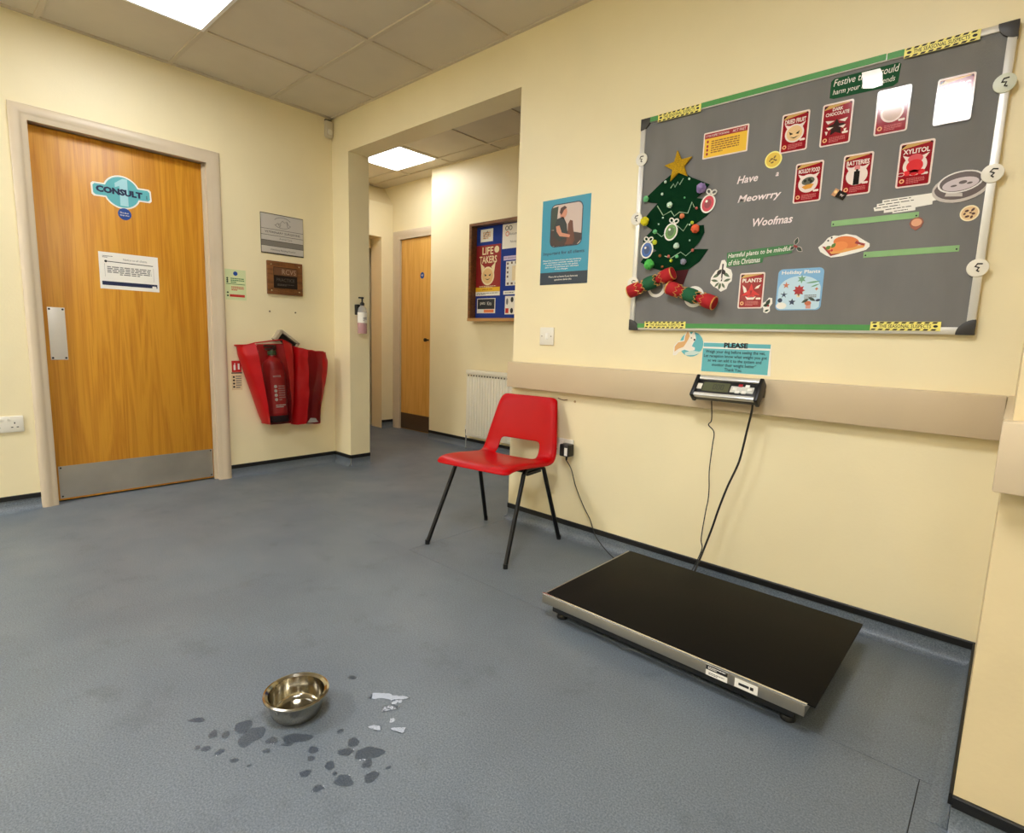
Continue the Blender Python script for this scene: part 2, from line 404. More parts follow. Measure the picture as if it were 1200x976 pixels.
b = MB().box(-WT, .006, DY0-.032, DY0-.004, 0, DT+.032).box(-WT, .006, DY1+.004, DY1+.032, 0, DT+.032).box(-WT, .006, DY0-.004, DY1+.004, DT+.004, DT+.032)
b.build('door_lining', TRIMW, d1)
b = MB().box(-.046, -.03, DY1-.012, DY1+.004, 0, DT+.004)
b.build('door_stop', TRIMW, d1)
MB().box(-.095, -.05, DY0+.003, DY1-.004, .008, DT-.002).build('door_leaf', OAK, d1, bevel=.0015)
MB().box(-WT-.02, -WT+.003, DY0-.03, DY1+.03, 0, DT+.03).build('door_back_panel', BEIGE, d1)
KICK = mat('satin_steel', (196, 192, 184), .36, metal=.9, var=.10, scale=5, bump=.05, bscale=14)
kp = MB().box(-.05, -.0485, -1.696, -.884, .018, .205).build('kick_plate', KICK, d1)
b = MB()
for y in (-1.685, -.895):
    for z in (.195, .03): b.lathe([(0, 0), (.005, 0), (.004, .0012), (0, .0015)], 8, (-.0485, y, z), 'x')
b.build('screws', BLACKPL, kp, kind='stuff')
pp = MB().box(-.05, -.0485, -1.687, -1.611, .806, 1.092).build('push_plate', mat('pale_steel', (226, 220, 208), .4, metal=.2), d1, bevel=.0004)
for y in (-1.678, -1.62):
    for z in (.816, 1.082): MB().lathe([(0, 0), (.0055, 0), (.0045, .0013), (0, .0016)], 10, (-.0485, y, z), 'x').build('screw', INK, pp)
# lobby door 2
d2 = struct('door_2')
architrave(d2, -1.0, -.17, 1.982, wl=.118, wr=.05, wt=.085, plane='y', pos=D2)
MB().box(-.999, -.18, D2+.012, D2+.055, .006, 1.978).build('door_leaf', OAK2, d2)
MB().box(-.999, -.3, D2+.010, D2+.012, .01, .178).build('kick_plate', mat('bronze_steel', (120, 104, 84), .35, metal=.8), d2)
MB().lathe([(0, 0), (.008, 0), (.008, -.03), (.018, -.034), (.018, -.05), (0, -.052)], 12, (-.545, D2+.012, .962), 'y').build('door_handle', BLACKPL, d2, smooth=True)
MB().box(-1.01, -.17, D2+.055, D2+.12, 0, 1.985).build('door_back_panel', OAK2, d2)
d3 = struct('door_3')
MB().box(LB-.035, LB+.0, .32, LY-.03, .006, 1.90).build('door_leaf', OAK, d3)
MB().box(LB-.07, LB-.036, .3, LY, 0, 2.0).build('door_lining', mat('pale_wood_frame', (226, 204, 150), .5), d3)
MB().box(LB-.01, LB+.03, .34, LY-.02, 1.90, 1.99).build('door_head', mat('pale_wood_frame', (226, 204, 150), .5), d3)
# ---------------------------------------------------------------- red chair
RED = mat('red_polypropylene', (178, 3, 10), .33, var=.04, scale=6, bump=.04, bscale=240, spec=.13)
BLKMET = mat('black_coated_steel', (11, 11, 12), .4, spec=.3)
ch = thing('plastic_chair', 'red moulded plastic chair with black steel legs beside the wall opening', 'chair', (2.06, -.327, 0), (0, 0, math.radians(7.6)))
prof = [(-.212, .407), (-.211, .416), (-.200, .425), (-.17, .430), (-.10, .429), (-.02, .422), (.06, .413), (.115, .408), (.150, .409), (.172, .418), (.186, .436), (.195, .460), (.204, .490), (.214, .53), (.228, .58), (.243, .635), (.256, .683), (.262, .705), (.268, .714)]
half = [.188, .202, .210, .214, .216, .217, .218, .219, .220, .221, .220, .217, .212, .205, .195, .185, .174, .167, .152]
cols = [-1, -.985, -.94, -.80, -.55, -.40, -.15, .15, .40, .55, .80, .94, .985, 1]
vs = []; fs = []; nc = len(cols)
for i, ((py, pz), hw) in enumerate(zip(prof, half)):
    a = Vector(prof[max(i-1, 0)]); c = Vector(prof[min(i+1, len(prof)-1)]); tdir = (c-a).normalized(); nrm = Vector((tdir.y, -tdir.x))   # points down / back
    for u in cols:
        au = abs(u)
        dish = -.010*(au**2) if 2 < i < 17 else 0          # edges lift towards the sitter
        sk = 1.15 if 3 <= i <= 9 else (.7 if i < 2 else 1)
        curl = sk*(.018 if au == 1 else (.009 if au > .98 else (.001 if au > .93 else 0)))
        off = dish+curl
        vs.append((u*hw, py+nrm.x*off, pz+nrm.y*off))
for i in range(len(prof)-1):
    for j in range(nc-1):
        if 8 <= i <= 11 and 4 <= j <= 8: continue        # hand-hole in the lower back
        fs.append((i*nc+j, i*nc+j+1, (i+1)*nc+j+1, (i+1)*nc+j))
sh = MB().add(vs, fs).build('seat_shell', RED, ch, smooth=True)
for p in sh.data.polygons: p.use_smooth = True
sh.data.attributes.remove(sh.data.attributes['sharp_edge']) if 'sharp_edge' in sh.data.attributes else None
so = sh.modifiers.new('thick', 'SOLIDIFY'); so.thickness = .005; so.offset = 0
ss = sh.modifiers.new('sub', 'SUBSURF'); ss.levels = 2; ss.render_levels = 2
for sx in (-1, 1):
    x = sx*.195
    MB().tube([(sx*.232, -.232, .012), (sx*.2, -.062, .385)], .0105, 10).build('leg', BLKMET, ch, smooth=True)
    MB().tube([(sx*.232, .232, .012), (sx*.2, .112, .385)], .0105, 10).build('leg', BLKMET, ch, smooth=True)
    MB().tube(spline([(sx*.2, -.062, .383), (sx*.197, -.046, .396), (sx*.193, -.02, .400), (sx*.193, .07, .396), (sx*.197, .096, .394), (sx*.2, .112, .383)], 4), .0105, 10).build('side_rail', BLKMET, ch, smooth=True)
    MB().box(x-.018, x+.010 if sx > 0 else x+.018, -.035, .085, .374, .388).build('fixing_bracket', BLKMET, ch, bevel=.003)
for y in (-.02, .075):
    MB().tube([(-.193, y, .391), (.193, y, .391)], .009, 8).build('cross_bar', BLKMET, ch, smooth=True)
ft = MB().lathe([(0, 0), (.0112, 0), (.0112, .018), (.0105, .022), (0, .022)], 10).build('foot_cap', BLACKPL, ch, smooth=True, loc=(-.233, -.234, 0))
for sx, sy in ((1, -1), (-1, 1), (1, 1)):
    c = ft.copy(); COL.objects.link(c); c.location = (sx*.233, sy*.234, 0)
# ---------------------------------------------------------------- weighing platform
sc = thing('weighing_platform', 'low black topped veterinary weighing platform with steel edge on the floor', 'scale', (3.145, -.4525, 0))
X0, X1, Y0, Y1, ZT = -.435, .435, -.2995, .2995, .097
RUB = mat('black_rubber_mat', (13, 11, 8), .6, var=.05, scale=3, bump=.12, bscale=350, spec=.12)
b = MB().box(X0, X1, Y0, Y1, ZT-.036, ZT-.0035)
b.build('steel_deck', mat('scale_steel', (168, 162, 150), .38, metal=.9, var=.05, scale=8), sc, bevel=.0012)
MB().box(X0+.012, X1+.022, Y0+.006, Y1-.004, ZT-.0035, ZT+.001).build('rubber_top', RUB, sc, bevel=.0008)
MB().box(X0, X1+.004, Y0-.0008, Y0+.005, ZT-.0035, ZT+.0015).build('edge_strip', mat('bright_steel', (232, 228, 218), .2, metal=.9), sc)
b = MB().box(X0+.03, X1-.03, Y0+.026, Y0+.07, .029, ZT-.036).box(X0+.03, X1-.03, Y1-.07, Y1-.03, .032, ZT-.036).box(X0+.03, X0+.07, Y0+.07, Y1-.07, .032, ZT-.036).box(X1-.07, X1-.03, Y0+.07, Y1-.07, .032, ZT-.036)
b.box(X0+.07, X1-.07, Y0+.07, Y1-.07, .040, ZT-.036)
b.build('under_frame', BLACKPL, sc)
foot = None
for sx, sy in ((X0+.05, Y0+.06), (X1-.05, Y0+.06), (X0+.05, Y1-.06), (X1-.05, Y1-.06)):
    if foot is None:
        foot = MB().lathe([(0, 0), (.02, 0), (.021, .006), (.017, .014), (.009, .016), (.009, .034), (0, .034)], 14).build('foot', BLACKPL, sc, smooth=True, loc=(sx, sy, 0))
    else:
        c = foot.copy(); COL.objects.link(c); c.location = (sx, sy, 0)
def sticker(x0, x1, z0, z1, kind):
    o = MB().box(x0-3.145, x1-3.145, Y0-.0016, Y0-.0002, z0, z1).build('label_sticker', PAPER, sc); cx = (x0+x1)/2-3.145
    if kind == 1:
        MB().box(x0-3.145, x1-3.145, Y0-.0022, Y0-.0016, z1-.014, z1).build('black_band', INK, o)
        lines(o, cx, z1-.007, .05, .009, 2, PAPER, -Y0+.0022, seed=4); lines(o, cx, z0+.007, .045, .008, 2, GREYINK, -Y0+.0016, seed=5)
    else:
        MB().box(cx-.02, cx+.008, Y0-.0022, Y0-.0016, (z0+z1)/2-.004, (z0+z1)/2+.003).build('printed_bar', INK, o)
        MB().box(cx+.011, cx+.02, Y0-.0022, Y0-.0016, (z0+z1)/2-.005, (z0+z1)/2+.004).build('printed_block', INK, o)
sticker(3.320, 3.382, .062, .093, 1); sticker(3.402, 3.464, .064, .089, 2)
# display unit on the dado rail
dp = thing('scale_display', 'black and silver digital scale display mounted on the beige dado rail', 'scale display', (3.06, -.05, .84))
tilt = math.radians(38)
def dface(x0, x1, s0, s1, h0, h1):
    """box on the sloping front: s runs up the slope, h out of it"""
    o = MB().box(x0, x1, -h1, -h0, s0, s1)
    c, s_ = math.cos(tilt), math.sin(tilt)
    o.v = [(x, y*c + z*s_ - .05, -y*s_*-1*-1 + z*c) if False else (x, -.055 + y*c + z*s_, z*c - y*s_) for x, y, z in o.v]
    return o
dface(-.122, .122, -.045, .045, -.035, .0).build('housing', BLACKPL, dp, bevel=.004)
dface(-.118, .118, .030, .046, -.012, .008).build('silver_rail', ALU, dp, bevel=.004)
dface(-.118, .118, -.048, -.033, -.012, .008).build('silver_rail', ALU, dp, bevel=.004)
for x in (-.131, .115): dface(x, x+.016, -.052, .05, -.036, .011).build('end_cap', BLACKPL, dp, bevel=.005)
LCD = mat('lcd_grey_green', (88, 92, 70), .2)
scr = dface(-.092, .012, -.022, .020, 0, .0015).build('screen', LCD, dp)
MB_ = MB()
def seg7(x, s, w, h, on):
    P = {'a': (0, h/2, 1), 'g': (0, 0, 1), 'd': (0, -h/2, 1), 'f': (-w/2, h/4, 0), 'b': (w/2, h/4, 0), 'e': (-w/2, -h/4, 0), 'c': (w/2, -h/4, 0)}
    for k in on:
        px, ps, hor = P[k]
        q = dface(x+px-(w/2 if hor else .0008), x+px+(w/2 if hor else .0008), s+ps-(.0008 if hor else h/4), s+ps+(.0008 if hor else h/4), .0015, .002)
        MB_.add(q.v, q.f)
for x in (-.045, -.03, -.015): seg7(x, 0, .009, .022, 'abcdef')
MB_.build('lcd_digits', INK, scr)
dface(-.117, -.096, -.014, .012, 0, .0015).build('maker_label', WHITEPL, dp)
dface(.018, .104, -.018, .010, 0, .0012).build('key_panel', mat('pale_grey_plastic', (206, 206, 198), .4), dp)
KEYW = mat('white_button', (240, 238, 230), .4); KEYR = mat('red_button', (170, 20, 34), .4)
for x, s_, m, lab in ((.052, .014, KEYR, 'red button'), (.078, .013, KEYW, None), (.046, -.016, KEYW, None), (.071, -.016, KEYW, None), (.034, -.003, KEYW, None), (.090, -.003, KEYW, None)):
    o = dface(x-.008, x+.008, s_-.006, s_+.006, .0, .004).build('button', m, dp, bevel=.0015)
    if lab: o['label'] = lab
MB().box(.06, .128, -.045, 0, -.03, .02).build('bracket', BLKMET, dp, bevel=.002)
MB().box(-.11, .05, -.02, 0, -.035, .0).build('bracket', BLKMET, dp, bevel=.002)
CABLE = mat('black_cable', (16, 15, 15), .5)
def cable(name, label, pts, r, k=6):
    c = Vector(pts[-1]); t = MB().tube([p-c for p in spline(pts, k)], r, 7).build(name, CABLE, None, smooth=True, loc=tuple(c))
    return tag(t, label, 'cable')
cable('thin_cable', 'thin kinked black cable hanging from the left of the scale display to the platform',
      [(2.998, -.085, .79), (3.003, -.08, .707), (2.984, -.06, .682), (3.005, -.05, .653), (3.003, -.05, .594), (3.003, -.06, .496), (3.012, -.07, .428), (3.012, -.07, .375), (3.010, -.08, .327), (3.005, -.09, .216), (3.016, -.10, .179), (3.008, -.12, .129), (2.998, -.14, .09)], .0022)
cable('thick_cable', 'thicker black cable slanting from the right of the scale display down to the platform',
      [(3.158, -.085, .795), (3.155, -.085, .748), (3.143, -.08, .676), (3.133, -.08, .603), (3.121, -.08, .543), (3.090, -.085, .448), (3.065, -.09, .352), (3.046, -.09, .271), (3.024, -.1, .179), (3.016, -.12, .13), (3.012, -.15, .088)], .0042)
# ---------------------------------------------------------------- steel bowl
bw = MB(); CH = mat('polished_steel', (172, 166, 152), .13, metal=1, bump=.02, bscale=20)
R = .0885
bw.lathe([(0, .003), (.040, .004), (.060, .006), (.0665, .012), (.072, .036), (.0755, .058), (.083, .0625), (R, .0612), (R+.0008, .0585), (R-.001, .0572), (.0775, .0560), (.0735, .034), (.068, .010), (.062, .0015), (.055, 0), (0, 0)], 48, closed=False)
bw.v = [(x*.93, y*.93, z) for x, y, z in bw.v]
bo = bw.build('dog_bowl', CH, None, smooth=True, loc=(2.571, -1.609, .0))
tag(bo, 'shiny stainless steel dog water bowl standing on the vinyl floor', 'bowl')
WATER = bpy.data.materials.new('water'); WATER.use_nodes = True
nt = WATER.node_tree; nt.nodes.clear(); N = nt.nodes.new; L = nt.links.new
o_ = N('ShaderNodeOutputMaterial'); mx = N('ShaderNodeMixShader'); tr = N('ShaderNodeBsdfTransparent'); gl = N('ShaderNodeBsdfGlossy'); fr = N('ShaderNodeFresnel')
fr.inputs[0].default_value = 1.36; tr.inputs[0].default_value = (.84, .845, .855, 1); gl.inputs['Roughness'].default_value = .03
tc = N('ShaderNodeNewGeometry'); nn = N('ShaderNodeTexNoise'); nn.inputs['Scale'].default_value = 90; L(tc.outputs['Position'], nn.inputs['Vector'])
bp = N('ShaderNodeBump'); bp.inputs['Strength'].default_value = .10; bp.inputs['Distance'].default_value = .001; L(nn.outputs['Fac'], bp.inputs['Height']); L(bp.outputs[0], gl.inputs['Normal'])
L(fr.outputs[0], mx.inputs[0]); L(tr.outputs[0], mx.inputs[1]); L(gl.outputs[0], mx.inputs[2]); L(mx.outputs[0], o_.inputs[0])
DROPS = [(2.422, -1.803, 0.0191, 0.0104), (2.505, -1.794, 0.0113, 0.0149), (2.529, -1.773, 0.0099, 0.0126), (2.529, -1.731, 0.024, 0.0225), (2.578, -1.73, 0.0262, 0.0358), (2.526, -1.837, 0.0078, 0.0073), (2.544, -1.824, 0.0099, 0.0117), (2.578, -1.806, 0.0099, 0.0117), (2.63, -1.792, 0.0092, 0.0085), (2.67, -1.774, 0.0042, 0.0054), (2.629, -1.702, 0.0127, 0.0143), (2.654, -1.726, 0.0085, 0.0089), (2.663, -1.656, 0.0339, 0.0179), (2.729, -1.647, 0.0127, 0.0117), (2.751, -1.664, 0.0099, 0.0081), (2.784, -1.695, 0.0113, 0.0125), (2.843, -1.697, 0.0135, 0.0103), (2.802, -1.645, 0.012, 0.0139), (2.832, -1.649, 0.0064, 0.0058), (2.865, -1.646, 0.0226, 0.0175), (2.718, -1.568, 0.0085, 0.0081), (2.79, -1.596, 0.0219, 0.0117), (2.775, -1.566, 0.0156, 0.0153), (2.833, -1.559, 0.0332, 0.0225), (2.859, -1.581, 0.0135, 0.0136), (2.899, -1.596, 0.0156, 0.0172), (2.904, -1.553, 0.0071, 0.005), (2.542, -1.425, 0.0135, 0.01), (2.685, -1.406, 0.0446, 0.0172), (2.725, -1.399, 0.0141, 0.01), (2.732, -1.429, 0.0184, 0.0158), (2.779, -1.452, 0.0092, 0.0072), (2.771, -1.498, 0.0141, 0.0114), (2.82, -1.46, 0.0149, 0.0128), (2.784, -1.353, 0.0036, 0.0028), (2.668, -1.683, 0.0149, 0.0054)]
ca, sa = math.cos(YAW), math.sin(YAW); SPILLS = []
for i, (x, y, a, c) in enumerate(DROPS):
    Rn = random.Random(i*7+3); n = 22; ph = [Rn.uniform(0, 6.28) for _ in range(3)]
    am = .30 if 28 <= i <= 33 else .13
    vs = []; fs = []
    for k, (q, z) in enumerate(((1, 0), (.96, .0005), (.9, .0006))):
        for j in range(n):
            t = 2*PI*j/n; w = q*(1+am*math.sin(2*t+ph[0])+am*.7*math.sin(3*t+ph[1])+am*.6*math.sin(5*t+ph[2]))
            ex, ey = a*w*math.cos(t), c*w*math.sin(t)
            lean = -.035*ey+.035*c if 30 <= i <= 34 and z > 0 else 0      # pools thicker towards the near side
            vs.append((ex*ca-ey*sa, ex*sa+ey*ca, z+lean))
    for k in range(2):
        for j in range(n): fs.append((k*n+j, k*n+(j+1) % n, (k+1)*n+(j+1) % n, (k+1)*n+j))
    fs += [tuple(range(2*n, 3*n))]
    w = MB().add(vs, fs).build('water_spill', WATER, None, loc=(x, y, .0003), recalc=False)
    SPILLS.append((x*ca+y*sa, x*-sa+y*ca, a, i, w))
ORD = ['leftmost', 'second from the left', 'third from the left', 'fourth from the left', 'fifth from the left', 'sixth from the left', 'seventh from the left', 'eighth from the left', 'ninth from the left', 'tenth from the left', 'eleventh from the left', 'twelfth from the left', 'rightmost']
BU, BV = 2.571*ca-1.609*sa, -2.571*sa-1.609*ca
zones = {'a': [], 'b': [], 'c': [], 'd': []}
for q in sorted(SPILLS, key=lambda q: q[0]):
    du, dv = q[0]-BU, q[1]-BV
    zones['d' if 28 <= q[3] <= 34 else ('a' if du < -.045 else ('b' if du < .15 else 'c'))].append(q)
for z, txt, grp in (('a', 'wet drip left of the steel bowl', 'dark water drips around the bowl'), ('b', 'wet drip in front of the steel bowl', 'dark water drips around the bowl'),
                    ('c', 'wet drip at front right of the steel bowl', 'dark water drips around the bowl'), ('d', 'glinting splash of water right of the steel bowl', 'glinting water splashes right of the bowl')):
    for k, q in enumerate(zones[z]):
        size = 'large' if q[2] > .02 else ('small' if q[2] < .0095 else 'medium')
        tag(q[4], f"{size} {'dark ' if z != 'd' else ''}{txt}, {ORD[k] if k < len(zones[z])-1 else 'rightmost'}", 'water', grp)
#PART2
# ---------------------------------------------------------------- left wall
SCREW = mat('dull_screw', (120, 100, 70), .4, metal=.7)
TEAL = mat('teal_print', (96, 180, 188), .45); TEALL = mat('pale_teal_print', (168, 216, 224), .45)
t = onwall('consult_sign', 'teal and white CONSULT 1 sign sticker high on the oak consult door', 'sign', 'D', -1.306, 1.764)
def consult(gr):
    a = math.asin((.030+gr)/(.084+gr)); p = []; R_ = .084+gr; hb = .030+gr; xl, xr = -.138-gr, .138+gr
    for i in range(17): q = a+(PI-2*a)*i/16; p.append((R_*math.cos(q), R_*math.sin(q)))
    p += [(xl+.01, hb), (xl, hb-.01), (xl, -hb+.01), (xl+.01, -hb)]
    for i in range(17): q = PI+a+(PI-2*a)*i/16; p.append((R_*math.cos(q), R_*math.sin(q)))
    p += [(xr-.01, -hb), (xr, -hb+.01), (xr, hb-.01), (xr-.01, hb)]
    c, s_ = math.cos(.04), math.sin(.04)
    return [(x*c-z*s_, x*s_+z*c) for x, z in p]
bk = flat(t, 'white_border', consult(.008), PAPER, 0, .0008)
flat(t, 'teal_face', consult(0), TEAL, .0008, .0004)
flat(t, 'big_numeral', [(-.012, -.074), (.028, -.074), (.028, .076), (.004, .076), (-.034, .046), (-.034, .022), (-.012, .034)], TEALL, .0012, .0003)
text(t, 'CONSULT', -.012, 0, .036, NAVY, .0016, w=.225, bold=.06)
text(t, '1', .122, -.006, .020, NAVY, .0016, bold=.012)
t = onwall('fire_door_sign', 'small round blue keep shut disc on the door below the consult sign', 'sign', 'D', -1.300, 1.645)
flat(t, 'disc', ell(0, 0, .033, n=28), mat('safety_blue', (24, 72, 150), .4), 0, .001)
text(t, 'Fire door', 0, .007, .009, PAPER, .001, w=.042, bold=.01); text(t, 'keep shut', 0, -.008, .010, PAPER, .001, w=.044, bold=.01)
t = onwall('paper_notice', 'white printed A4 landscape notice taped to the middle of the consult door', 'notice', 'D', -1.292, 1.316, roll=0)
flat(t, 'sheet', rr(0, 0, .296, .206), PAPER, 0, .0006)
text(t, 'Notice to all clients', .03, .070, .012, GREYINK, .0007, w=.12); lines(t, -.105, .078, .05, .014, 2, GREYINK, .0007, seed=3)
flat(t, 'arrow_line', [(-.115, .050), (.12, .046), (.12, .050), (-.115, .054)], INK, .0007, .0002)
flat(t, 'round_mark', ell(-.115, .052, .007, n=12), INK, .0009, .0002)
lines(t, .0, .002, .22, .05, 5, GREYINK, .0007, seed=8, center=True)
b = MB()
for x0, x1, z0, z1 in ((-.122, -.121, -.035, .04), (.121, .122, -.045, .035)): b.prism([(x0, z0), (x1, z0), (x1, z1), (x0, z1)], -.0007, -.0009)
b.build('text_border', GREYINK, t)
flat(t, 'navy_band', [(-.138, -.082), (.138, -.082), (.138, -.060), (-.138, -.060)], NAVY, .0007, .0002)
flat(t, 'corner_logo', rr(.122, -.077, .022, .012, .004), PAPER, .0010, .0002)
def socket(t, w, two=True, screws=True, hidden=None):
    """white UK outlet plate with switches and pin holes"""
    pl = MB().box(-w/2, w/2, -.010, 0, -.043, .043).build('face_plate', WHITEPL, t, bevel=.004)
    for cx in ((-w/4, w/4) if two else (0,)):
        b = MB()
        for dx, dz, a, c in ((0, .006, .0045, .0085), (-.011, -.016, .0085, .0045), (.011, -.016, .0085, .0045)):
            b.box(cx+dx-a/2, cx+dx+a/2, -.0106, -.0098, dz-c/2, dz+c/2)
        b.build('pin_holes', INK, pl)
        s_ = (1 if cx > 0 else -1)
        MB().box(cx-s_*.022-.006, cx-s_*.022+.006, -.014, -.009, .018, .034).build('rocker_switch', WHITEPL, t, bevel=.0015)
t = onwall('double_socket', 'white double power socket on the cream wall left of the consult door', 'power socket', 'L', -1.903, .472); socket(t, .146)
# practice plate
t = onwall('practice_plate', 'silver and white engraved name plate above the dark wooden plaque', 'sign', 'L', -.388, 1.661)
SILV = mat('silver_plate', (214, 210, 204), .3, metal=.3); SILD = mat('grey_plate', (148, 144, 138), .32, metal=.4)
flat(t, 'backing', rr(0, 0, .302, .266), mat('dark_edge', (60, 54, 46), .4), 0, .004)
for z0, z1, m in ((.032, .128, SILV), (-.008, .029, SILV), (-.044, -.011, SILV), (-.080, -.047, SILD), (-.126, -.083, SILV)):
    flat(t, 'plate_strip', rr(0, (z0+z1)/2, .296, z1-z0), m, .004, .003)
text(t, 'VETERINARY SURGEONS', 0, .011, .014, INK, .007, w=.25); text(t, 'Animal Care', .02, -.027, .013, GREYINK, .007, w=.09)
text(t, 'Veterinary Nursing Practice', 0, -.106, .014, INK, .007, w=.18)
b = MB()
for pts in ([(-.05, .06), (-.035, .075), (-.02, .07), (0, .095), (.015, .085), (.03, .095), (.045, .07), (.06, .065)], [(-.03, .072), (-.02, .05), (-.012, .07)], [(.03, .09), (.035, .06), (.045, .055)],
            [(.062*math.cos(a), .08+.036*math.sin(a)) for a in [PI*.15+i*.7*PI/10 for i in range(11)]], [(.062*math.cos(a), .08+.036*math.sin(a)) for a in [PI*1.15+i*.7*PI/10 for i in range(11)]]):
    b.tube([(x, -.0073, z) for x, z in pts], .0016, 4)
b.build('animal_emblem', GREYINK, t)
t = onwall('wooden_plaque', 'brown wooden plaque with a dark metal plate under the silver name plate', 'plaque', 'L', -.381, 1.368)
MB().box(-.127, .127, -.018, 0, -.113, .113).build('wood_board', WALNUT, t, bevel=.004)
DARKP = mat('dark_bronze_plate', (44, 34, 28), .3, metal=.4)
flat(t, 'metal_plate', rr(.0, .002, .170, .142), DARKP, .018, .002)
flat(t, 'copper_band', rr(.0, .044, .166, .052), mat('copper_plate', (122, 86, 62), .32, metal=.4), .020, .0006)
text(t, 'RCVS', .025, .044, .034, mat('pale_engraving', (176, 146, 118), .5), .0208, w=.10); text(t, 'PRACTICE', 0, -.012, .022, mat('dim_engraving', (92, 84, 78), .5), .0202, w=.13)
lines(t, 0, -.046, .12, .014, 2, mat('dim_engraving', (92, 84, 78), .5), .0202, seed=6)
for x in (-.1, .1):
    for z in (-.088, .088): MB().lathe([(.005, 0), (.005, -.002), (.003, -.0035), (0, -.0038)], 10, (x, -.018, z), 'y').build('dome_screw', mat('bright_brass', (226, 206, 170), .25, metal=.8), t, smooth=True)
t = onwall('fire_action_sign', 'pale green fire action notice beside the consult door frame', 'sign', 'L', -.713, 1.296)
flat(t, 'sheet', rr(0, 0, .132, .196), mat('pale_green_card', (214, 222, 170), .4), 0, .0015)
flat(t, 'blue_disc', ell(0, .072, .014, n=20), mat('safety_blue', (24, 72, 150), .4), .0015, .0004)
lines(t, .012, .028, .086, .036, 3, mat('green_ink', (60, 120, 70), .5), .0015, seed=12); flat(t, 'dividing_line', rr(0, .004, .12, .004), mat('green_ink', (60, 120, 70), .5), .0015, .0004)
lines(t, .012, -.024, .08, .030, 3, mat('red_ink', (190, 50, 40), .5), .0015, seed=13)
flat(t, 'red_band', rr(.008, -.071, .096, .016, .002), mat('red_ink', (190, 50, 40), .5), .0015, .0004)
flats(t, 'pictogram', [ell(-.052, z, .006, n=10) for z in (.04, .028, .016, -.052, -.072)], mat('dark_green_ink', (40, 70, 40), .5), .0015, .0004)
t = onwall('extinguisher_sign', 'small red and cream extinguisher instruction sign left of the red bags', 'sign', 'L', -.727, .699)
flat(t, 'red_panel', rr(0, .059, .062, .076), mat('sign_red', (196, 40, 36), .4), 0, .0012)
b = MB(); b.prism(rr(-.013, .052, .013, .036, .004), -.0012, -.0016); b.prism(rr(-.011, .076, .006, .010), -.0012, -.0016); b.prism(rr(.014, .058, .012, .040), -.0012, -.0016); b.build('white_pictogram', PAPER, t)
flat(t, 'black_band', rr(0, .015, .068, .008), INK, 0, .0012)
flat(t, 'cream_panel', rr(0, -.046, .068, .108), mat('cream_card', (226, 206, 160), .5), 0, .0012)
flats(t, 'symbol', [ell(-.02, z, .007, n=10) for z in (-.012, -.034, -.056, -.078)], INK, .0012, .0004); lines(t, .010, -.045, .036, .09, 6, GREYINK, .0012, seed=2)
